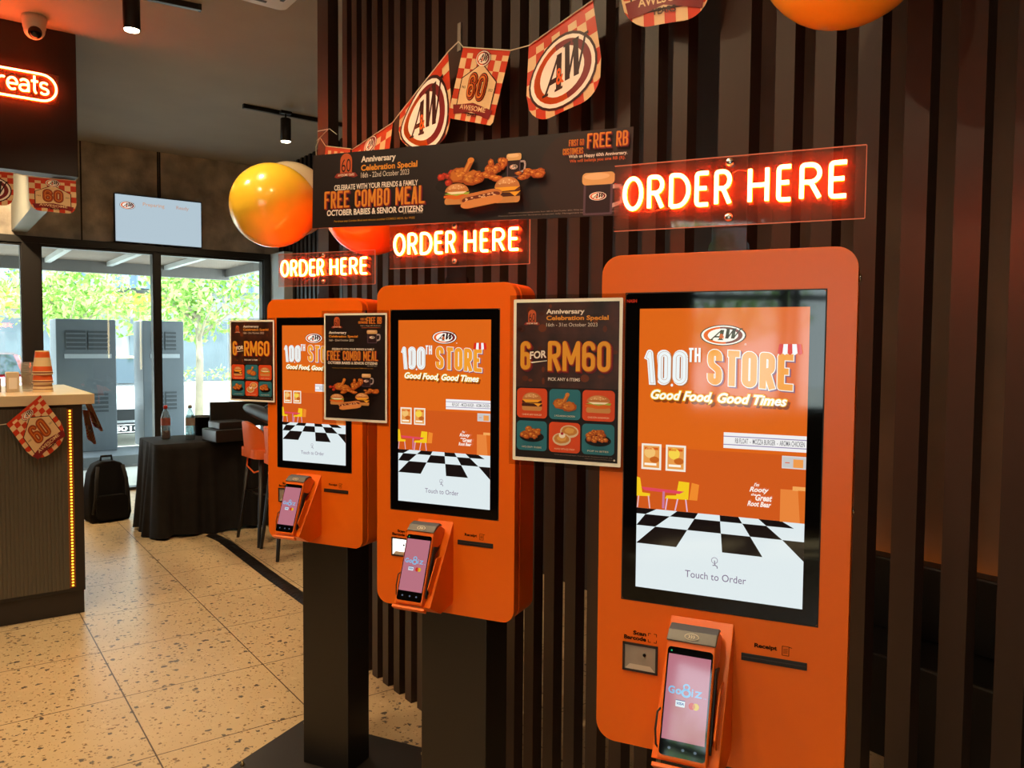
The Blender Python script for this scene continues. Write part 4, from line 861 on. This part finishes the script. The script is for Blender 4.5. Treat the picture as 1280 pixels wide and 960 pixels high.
# ================================================================ drinks counter
ct = thing('drinks_counter', 'dark drinks counter with cream worktop and amber light strip', 'counter', (-5.39, .78, 0))
CTB = mat('counter_black', '#211a17', .5, noise=(5, .1))
MB().box((-1.15, -4.6, .145), (0, 0, 1.29), CTB).build('cabinet_body', ct, bevel=.002)
MB().box((-1.12, -4.6, 0), (-.02, -.005, .145), mat('plinth_dark', '#2b231e', .5)).build('plinth', ct)
MB().box((-1.25, -4.6, 1.288), (.02, .065, 1.350), mat('cream_worktop', '#d6c09a', .35, noise=(3, .04))).build('worktop', ct, bevel=.003)
rp = MB(); RIB = mat('ribbed_glass_panel', '#565044', .3, noise=(1.2, .12))
for i in range(110): rp.box((.0, -2.35+i*.0205, .165), (.006, -2.35+i*.0205+.014, 1.27), RIB)
rp.box((0, -2.36, .165), (.002, -.085, 1.27), RIB); rp.build('ribbed_panel', ct)
ls = MB().box((.0, -.085, .17), (.004, -.052, 1.262), mat('strip_backing', '#8a4a12', .5))
AMB = mat('amber_diode', '#ffae2a', emit=5)
for i in range(58): ls.box((.004, -.073, .180+i*.0187), (.007, -.063, .188+i*.0187), AMB)
ls.build('light_strip', ct)
# cups on the counter: short upturned tower of paper cups, sleeve of clear cups
def paper_cup(z, label, low=False):
    c = thing('paper_cup', label, 'cup', (-5.73, .612, z), .6, 'paper cups stacked upside down on the counter'); O = mat('cup_orange', '#d8591c', .5); Cc = mat('cup_cream', '#e2c493', .5); Bn = mat('cup_brown', '#7c3a1c', .5)
    R = lambda h: .058-.020*h/.148
    m = MB()
    for h0, h1, mm in (((0, .016, Cc), (.016, .021, Bn), (.021, .036, Cc), (.036, .043, Bn), (.043, .148, Cc)) if low else ((0, .006, Cc), (.006, .015, Bn), (.015, .020, Cc), (.020, .050, O), (.050, .105, Cc), (.105, .140, O), (.140, .148, Cc))): m.lathe([(R(h0), h0), (R(h1), h1)], (0, 0, 0), mm, 28)
    m.lathe([(0, .146), (R(.148), .146)], (0, 0, 0), Cc, 28).build('cup_wall', c)
    MB().lathe([(.0575, 0), (.0592, .0), (.0592, .004), (.0575, .004)], (0, 0, 0), Cc, 28).build('rim', c)
paper_cup(1.350, 'paper cup at the bottom of the upturned stack on the counter', True)
paper_cup(1.4055, 'paper cup in the middle of the upturned stack on the counter')
paper_cup(1.461, 'paper cup at the top of the upturned stack on the counter')
CC = clear('clear_cup_plastic', '#f4f4f0', .14, .1, .10, '#ffffff')
for i in range(7):
    o = MB().lathe([(.001, 0), (.030, 0), (.040, .098), (.0425, .098), (.0425, .101)], (0, 0, 0), CC, 22).build('plastic_cup', merge=False, loc=(-5.87, .545, 1.350+.014*i)); tag(o, 'clear plastic cup nested in the sleeve beside the paper cups', 'cup', 'clear plastic cups nested on the counter')
nb = thing('napkin_box', 'pale upright napkin box on the counter beside the clear cups', 'napkin box', (-5.80, .455, 1.350)); MB().box((-.04, -.035, 0), (.04, .035, .125), mat('pale_box', '#cfc0a4', .5, noise=(9, .06))).build('box_body', nb, bevel=.004); MB().box((.0401, -.022, .02), (.042, .022, .09), mat('napkin_white', '#efe8da', .7)).build('napkin_slot', nb)
bx = thing('cardboard_box', 'small brown carton at the edge of the counter top', 'box', (-5.85, .345, 1.350)); MB().box((-.06, -.05, 0), (.06, .05, .085), mat('carton', '#8a6a3c', .8, noise=(7, .12))).build('carton_body', bx, bevel=.002); MB().box((-.0605, -.006, .0852), (.0605, .006, .0858), mat('carton_tape', '#b08f58', .4)).build('carton_tape', bx)
# TREATS sign on the bulkhead
ts = thing('neon_treats_sign', 'orange neon Treats sign in a rounded outline on the black bulkhead', 'neon sign', (-6.352, .2, 3.30))
yl, yr, zc_, hh = -.36, .595, .105, .089
bord = [(yr-hh+hh*math.cos(t), zc_+hh*math.sin(t)) for t in np.linspace(-PI/2, PI/2, 16)]+[(yl+hh+hh*math.cos(t), zc_+hh*math.sin(t)) for t in np.linspace(PI/2, 3*PI/2, 16)]
bord.append(bord[0])
fx = lambda X, Z, d: (d+.004, X, Z+.0)
neon([bord], fx, .0062, ts, 'neon_outline')
for c, a, b in (('T', .15, .235), ('r', .25, .30), ('e', .308, .365), ('a', .376, .434), ('t', .446, .487), ('s', .496, .548)):
    neon([[(a-.0+p[0]*(b-a), zc_-.044+p[1]*.078) for p in s] for s in glyph(c)], fx, .0062, ts)
MB().box((.0, -.37, .0), (.003, .61, .21), clear('treats_acrylic', '#d8c8c4', .05, .05, .05, '#b8a8a0')).build('acrylic_panel', ts, merge=False)
# ---------------------------------------------------------------- ceiling: tracks, spots, camera, air conditioner
TRK = mat('track_black', '#171311', .4, noise=(9, .1))
def track(p0, p1, label):
    p0, p1 = np.array(p0), np.array(p1); mid = (p0+p1)/2; L = np.linalg.norm(p1-p0); a = math.atan2(p1[1]-p0[1], p1[0]-p0[0])
    t = thing('light_track', label, 'light track', (mid[0], mid[1], ZC-.036), a, 'black ceiling tracks'); MB().box((-L/2, -.018, 0), (L/2, .018, .036), TRK).build('rail', t, bevel=.002)
    for s in (-1, 1): MB().box((s*L/2-.008, -.021, -.002), (s*L/2+.008, .021, .036), mat('track_end', '#2a2522', .4)).build('end_cap', t)
    MB().box((-L/2+.01, -.005, -.001), (L/2-.01, .005, .0005), mat('track_groove', '#5a544e', .3, 1)).build('groove', t)
track((-5.41, .74, 0), (-5.32, 1.478, 0), 'black ceiling track ending above the counter')
track((-7.24, 2.387, 0), (-7.25, 3.5, 0), 'black ceiling track running behind the slat screen end post')
SHADE = mat('spot_shade_black', '#1b1613', .45)
def spotlight(x, y, label, power=SPOT_W, aim=(0, 0), group='track spotlights', z=ZC-.036):
    t = thing('track_spotlight', label, 'spotlight', (x, y, z-.30), 0, group)
    MB().box((-.03, -.05, .275), (.03, .05, .30), SHADE).build('adapter', t, bevel=.003); MB().lathe([(.008, .235), (.008, .276)], (0, 0, 0), SHADE, 10).build('stem', t)
    MB().lathe([(.0, .235), (.044, .235), (.048, .23), (.048, .03), (.045, .028), (.043, .055), (.0, .075)], (0, 0, 0), SHADE, 24).build('shade', t)
    MB().lathe([(0, .022), (.040, .024), (.043, .032), (0, .034)], (0, 0, 0), mat('lamp_lens', '#fff0cc', emit=14), 24).build('lens', t)
    l = lamp('SPOT', 'spot_beam', (0, 0, .012), power, SPOT_C, parent=t, spot_size=math.radians(130), spot_blend=.9, shadow_soft_size=.05)
    l.rotation_euler = (aim[0], aim[1], 0)
    return t
spotlight(-5.17, 1.045, 'black cylinder spotlight on the ceiling track above the counter', aim=(0, math.radians(6)))
spotlight(-7.10, 2.72, 'black cylinder spotlight on the track by the slat screen end post', aim=(math.radians(-8), math.radians(20)))
for i, (x, y) in enumerate(((-3.6, -.2), (-2.0, -.6), (-.4, -.8), (1.4, -.8), (-3.9, -2.4), (-.8, -2.6), (-7.4, -.3), (-6.0, 2.95), (-3.0, .55), (-1.2, .3), (-5.2, -.35), (-8.0, .15))):  # all out of view; most added to light kiosks, queue, stools and wall
    spotlight(x, y, 'black cylinder spotlight on the ceiling, number %d along the queue' % (i+1) if False else ['added unseen spotlight over the counter front', 'added unseen spotlight over the queue facing the middle kiosk', 'added unseen spotlight over the queue facing the nearest kiosk', 'added unseen spotlight behind the camera', 'added unseen spotlight deep over the till side', 'added unseen spotlight over the front windows', 'spotlight behind the bulkhead', 'added unseen spotlight over the black table', 'added unseen spotlight close before the middle kiosk', 'added unseen spotlight close before the nearest kiosk', 'unseen spotlight added over the aisle to light the bar stools', 'unseen spotlight added to brighten the textured back wall'][i], power=SPOT_W*(4.0 if x < -7.9 else 1), aim=(math.radians(20 if x > -5 and y < 1.5 and y > -2 else 0), math.radians(38 if x < -7.9 else 0)), z=ZC)
cc = thing('security_camera', 'white dome security camera on the ceiling before the bulkhead', 'camera', (-6.19, .655, ZC)); WH = mat('white_plastic', '#d8d0c4', .4)
MB().lathe([(0, 0), (.072, 0), (.074, -.02), (.068, -.075), (.06, -.085)], (0, 0, 0), WH, 28).build('mount_ring', cc); MB().ball((.0, 0, -.085), .064, WH, 24).build('ball_housing', cc)
MB().ball((.036, .0, -.112), .042, mat('camera_lens', '#120d0c', .08), 20).build('lens_window', cc)
ac = thing('air_conditioner', 'white ceiling cassette air conditioner at the picture top', 'air conditioner', (-4.64, 1.55, ZC-.008)); 
MB().prism(rrect(-.36, -.36, .36, .36, .05, 5), lambda p, q_, d: (p, q_, d), -.028, 0, WH).build('cover_panel', ac, bevel=.006); gm = MB()
for s in (-1, 1): gm.box((-.22, s*.29-.012, -.031), (.22, s*.29+.012, -.028), mat('vent_dark', '#4a443e', .6)); gm.box((s*.29-.012, -.22, -.031), (s*.29+.012, .22, -.028), mat('vent_dark', '#4a443e', .6))
gm.build('air_slots', ac); ac.rotation_euler = (0, 0, 0)
# order status television
tv = thing('television', 'wall mounted order status television above the back window', 'television', (XB, 2.19, 2.765)); tv.rotation_euler = (0, 0, 0)
MB().box((.05, -.462, 0), (.095, .462, .53), mat('tv_black', '#100e0d', .3)).build('tv_frame', tv, bevel=.004)
MB().box((.0, -.12, .1), (.05, .12, .4), TRK).box((0, -.03, -.06), (.03, .03, .1), TRK).build('wall_bracket', tv)
g = G(lambda x, y, l: (.0958+.0003*l, -.452+x*.904, .52-y*.904), lambda c: mat('tv_picture_'+c, c, .6, emit=.9, spec=.1)); g.rect(0, 0, 1, .565, '#bcd0dc').up()
g.text('Preparing', .31, .07, .56, .125, '#d8a888', .01).text('Ready', .70, .07, .85, .125, '#c8a090', .01); logo(g, .135, .125, .082, .045); g.build('screen_image', tv)

# ================================================================ covered table by the window and what stands on it
TBZ = .800
def cloth():
    m = MB(); K = mat('black_cloth', '#1d1917', .85, spec=.2, noise=(12, .2)); x0, x1, y0, y1, r = -7.70, -7.06, 1.56, 3.2, .055
    per = rrect(x0, y0, x1, y1, r, 8); pts = []
    for (ax, ay), (bx_, by_) in zip(per, per[1:]+per[:1]):
        n = max(1, int(math.hypot(bx_-ax, by_-ay)/.012))
        for i in range(n): pts.append((ax+(bx_-ax)*i/n, ay+(by_-ay)*i/n))
    cx, cy = (x0+x1)/2, (y0+y1)/2; N = len(pts); H = 14; vs = []
    ph = rng.uniform(0, 6, 4)
    for j in range(H+1):
        t = j/H
        for i, (x, y) in enumerate(pts):
            nx, ny = pts[(i+1) % N][1]-pts[i-1][1], -(pts[(i+1) % N][0]-pts[i-1][0]); L = math.hypot(nx, ny) or 1; s = i*.012
            w = (math.sin(s*34+ph[0]+math.sin(s*5))+.6*math.sin(s*57+ph[1]+2*math.sin(s*3)))*.026*t**.7+.05*t
            vs.append((x+nx/L*w, y+ny/L*w, TBZ*(1-t)+.006+(.012*math.sin(s*11+ph[2]) if j == H else 0)*1+(.012 if j == H else 0)))
    fs = [(j*N+i, j*N+(i+1) % N, (j+1)*N+(i+1) % N, (j+1)*N+i) for j in range(H) for i in range(N)]
    m.add(vs, fs, K, True); m.add(vs[:N], [tuple(range(N))], K); return m.build('tablecloth')
tag(cloth(), 'black pleated floor length cloth draped over the table by the window', 'tablecloth')
TZ = TBZ+.007
def bottle(x, y, label, cap, liquid, lab, h=.27, fill=.45):
    t = thing('drink_bottle', label, 'bottle', (x, y, TZ)); PET = clear('pet_plastic', '#c6d2d4', .16, .05, .10, '#dfe8ea')
    sh = [(0, 0), (.036, 0), (.040, .012), (.040, .13), (.037, .14), (.040, .155), (.039, .185), (.026, .222), (.015, .240), (.0145, .255)]; k = h/.27
    MB().lathe([(r, z*k) for r, z in sh], (0, 0, 0), PET, 22).build('bottle_wall', t, merge=False)
    MB().lathe([(0, .004), (.035, .004), (.037, .014), (.037, fill*h), (0, fill*h)], (0, 0, 0), liquid, 20).build('drink', t)
    MB().lathe([(0, .252*k), (.0175, .252*k), (.0175, .275*k), (.015, .279*k), (0, .279*k)], (0, 0, 0), cap, 18).build('cap', t)
    MB().lathe([(.0408, .115*k), (.0408, .175*k)], (0, 0, 0), lab, 22).build('label_band', t)
bottle(-7.45, 1.735, 'soda bottle with red cap and brown drink on the black table', mat('cap_red', '#c8281c', .4), mat('cola', '#5a1a0e', .15), clear('label_pink', '#e8a89c', .1, .3, .35, '#d87a6c'), .29, .26)
bottle(-7.28, 1.90, 'water bottle with white cap on the black table', mat('cap_white', '#b8bcbc', .4), clear('water', '#bccfd4', .12, .03), clear('label_cream', '#d8c8b8', .1, .3, .5, '#b89c88'), .30, .72)
DKP = mat('dark_plastic', '#191614', .45, noise=(7, .15)); SLV = mat('silver_front', '#8c9096', .35, .6)
rb = thing('receipt_printer', 'silver fronted black box on the table, bigger and at the bottom', 'device', (-7.09, 2.13, TZ), math.radians(8))
MB().box((-.14, -.13, 0), (.15, .17, .105), DKP).build('housing', rb, bevel=.004); MB().box((-.13, -.134, .008), (.145, -.129, .098), SLV).build('front_plate', rb, bevel=.002)
rs = thing('card_printer', 'smaller silver fronted black box standing on the bigger one', 'device', (-7.11, 2.15, TZ+.1055), math.radians(8))
MB().box((-.11, -.10, 0), (.12, .15, .062), DKP).build('housing', rs, bevel=.004); MB().box((-.10, -.104, .006), (.115, -.099, .056), SLV).build('front_plate', rs, bevel=.002)
mo = thing('monitor', 'black monitor turned away on the table beside the window', 'monitor', (-7.42, 2.38, TZ), math.radians(-4))
MB().box((-.02, -.265, .08), (.015, .235, .315), DKP).build('monitor_back', mo, bevel=.006); MB().box((-.02, -.03, .01), (.0, .03, .1), DKP).build('stand_neck', mo); MB().box((-.08, -.10, 0), (.08, .10, .012), DKP).build('stand_foot', mo, bevel=.003)
bw = thing('bucket', 'short black bucket on the table behind the silver boxes', 'bucket', (-7.60, 2.10, TZ)); MB().lathe([(0, 0), (.075, 0), (.10, .17), (.106, .17), (.106, .178), (.096, .178), (.072, .008), (0, .008)], (0, 0, 0), DKP, 26).build('bucket_wall', bw); MB().tube([(.104*math.cos(a), .104*math.sin(a), .172) for a in np.linspace(0, 2*PI, 25)[:-1]], .004, DKP, 6, True).build('rim', bw)
# bar stools
def stool(x, y, rz, label):
    t = thing('bar_stool', label, 'stool', (x, y, 0), rz, 'orange bar stools'); OS = mat('stool_orange', '#ea6a22', .5, noise=(5, .05)); BL_ = mat('stool_leg_black', '#17120f', .4)
    m = MB(); N = 18; vs = []; R = .215                       # wrap-around shell: seat pan and low back, back towards -Y
    for j in range(9):
        for i in range(N+1):
            a = math.radians(195+150*i/N); hgt = .30*math.sin(PI*(i/N))**.45 if True else 0; z = .72+max(.05, hgt)*j/8; k = R*(.90+.10*j/8)
            vs.append((k*math.cos(a), k*math.sin(a), z))
    m.add(vs, [(j*(N+1)+i, j*(N+1)+i+1, (j+1)*(N+1)+i+1, (j+1)*(N+1)+i) for j in range(8) for i in range(N)], OS, True)
    o = m.build('backrest', t); so = o.modifiers.new('thick', 'SOLIDIFY'); so.thickness = .03*S; so.offset = 0; bv = o.modifiers.new('bevel', 'BEVEL'); bv.width = .01*S; bv.segments = 3
    MB().prism(rrect(-.205, -.20, .205, .22, .09, 6), lambda p, q_, d: (p, q_, d), .715, .79, OS).build('seat', t, bevel=.02, seg=3)
    for sx in (-1, 1):
        for sy in (-1, 1): MB().tube([(sx*.13, sy*.13, .72), (sx*.225, sy*.20, .01), (sx*.226, sy*.201, 0)], [.024, .014, .013], BL_, 8).build('leg', t)
    fr_ = .19; MB().tube([(-.168, -.158, .42), (.168, -.158, .42), (.168, .158, .42), (-.168, .158, .42)], .008, BL_, 6, True).build('footrest', t)
    MB().tube([(-.12, -.15, .70), (-.05, -.185, .64), (.10, -.185, .60), (.15, -.15, .62)], .007, OS, 6).build('orange_cord', t)
    return t
stool(-6.55, 2.36, math.radians(3), 'orange bar stool nearer the black table, showing its whole back')
stool(-6.03, 2.36, math.radians(-4), 'orange bar stool half hidden by the farthest kiosk')
bg_ = thing('instrument_bag', 'long black padded bag lying across the orange stool backs', 'bag', (-6.35, 2.21, 1.04))
pa, pb = np.array([-.30, -.02, .085]), np.array([.55, .08, -.01]); ax_ = [pa+(pb-pa)*i/10 for i in range(11)]
MB().tube(ax_, [.030, .048, .054, .056, .058, .060, .062, .062, .06, .055, .03], DKP, 14).build('bag_body', bg_)
MB().tube([ax_[4]+np.array([0, 0, .06]), ax_[5]+np.array([0, 0, .10]), ax_[7]+np.array([0, 0, .10]), ax_[8]+np.array([0, 0, .06])], .008, DKP, 6).build('carry_handle', bg_)
# floor: cable cover, backpacks
tpth = [(-6.97, 1.985), (-6.7, 2.012), (-6.3, 2.0), (-5.84, 1.985), (-5.4, 1.972), (-4.94, 1.968), (-4.4, 1.955), (-3.95, 1.95)]
cvr = MB(); vs = []; nn = 60
for i in range(nn+1):
    t_ = i/nn*(len(tpth)-1); k = min(int(t_), len(tpth)-2); f_ = t_-k; x = tpth[k][0]*(1-f_)+tpth[k+1][0]*f_; y = tpth[k][1]*(1-f_)+tpth[k+1][1]*f_; h_ = .012+.005*math.sin(i*.9)+.003*math.sin(i*2.3)
    vs += [(x, y-.05, .001), (x, y-.022, h_), (x, y+.022, h_*.9), (x, y+.05, .001)]
cvr.add(vs, [(i*4+k, i*4+k+1, (i+1)*4+k+1, (i+1)*4+k) for i in range(nn) for k in range(3)], mat('cable_tape_black', '#191614', .3, bump=(40, .4)), True)
tag(cvr.build('cable_cover'), 'black taped cable running over the floor from the table', 'cable')
def backpack(x, y, rz, w, d, h, hexc, label):
    t = thing('backpack', label, 'backpack', (x, y, 0), rz); M_ = mat('bag_'+hexc, hexc, .85, spec=.15, noise=(9, .25)); 
    out = [(-w*.46, 0), (w*.46, 0), (w*.52, h*.12), (w*.5, h*.5), (w*.44, h*.8), (w*.33, h*.95), (w*.15, h), (-w*.15, h), (-w*.33, h*.95), (-w*.44, h*.8), (-w*.5, h*.5), (-w*.52, h*.12)]
    MB().prism(out, lambda p, q_, dd: (dd*(1-.35*q_/h), p, q_), -d/2, d/2, M_).build('bag_body', t, bevel=.05, seg=4)
    MB().prism(rrect(-w*.38, .03, w*.38, h*.45, .05, 6), lambda p, q_, dd: (dd, p, q_), d/2-.01, d/2+.05, M_).build('front_pocket', t, bevel=.02, seg=3)
    MB().tube([(0, -.05, h-.01), (0, -.045, h+.04), (0, .045, h+.04), (0, .05, h-.01)], .011, M_, 8).build('top_handle', t)
    for s in (-1, 1): MB().tube([(d/2+.0, s*w*.3, h*.93), (d/2+.03, s*w*.36, h*.7), (d/2+.025, s*w*.38, h*.4), (d/2, s*w*.42, h*.15)], .016, mat('strap_web', '#191513', .9), 6).build('shoulder_strap', t)
backpack(-8.15, 1.37, math.radians(8), .36, .22, .56, '#14110f', 'black backpack on the floor between counter and black table')
backpack(-8.3, .98, math.radians(-5), .26, .2, .46, '#7a1d12', 'dark red backpack half hidden behind the counter end')
# slim pendant tube lamps over the dining side, mirrored in the back window
for i, (x, y, zt) in enumerate(((-2.0, 3.0, 2.35), (-4.6, 3.05, 2.2))):
    t = thing('pendant_lamp', ['slim upright pendant tube lamp over the bench', 'slim upright pendant tube lamp near the end post'][i], 'pendant lamp', (x, y, zt-1.0), 0, 'pendant tube lamps'); MB().lathe([(0, 0), (.014, 0), (.014, 1.0), (0, 1.0)], (0, 0, 0), mat('pendant_tube', '#ffe0a0', emit=6), 12).build('tube', t); MB().lathe([(.003, 1.0), (.003, ZC-zt+1.0)], (0, 0, 0), TRK, 6).build('cord', t)
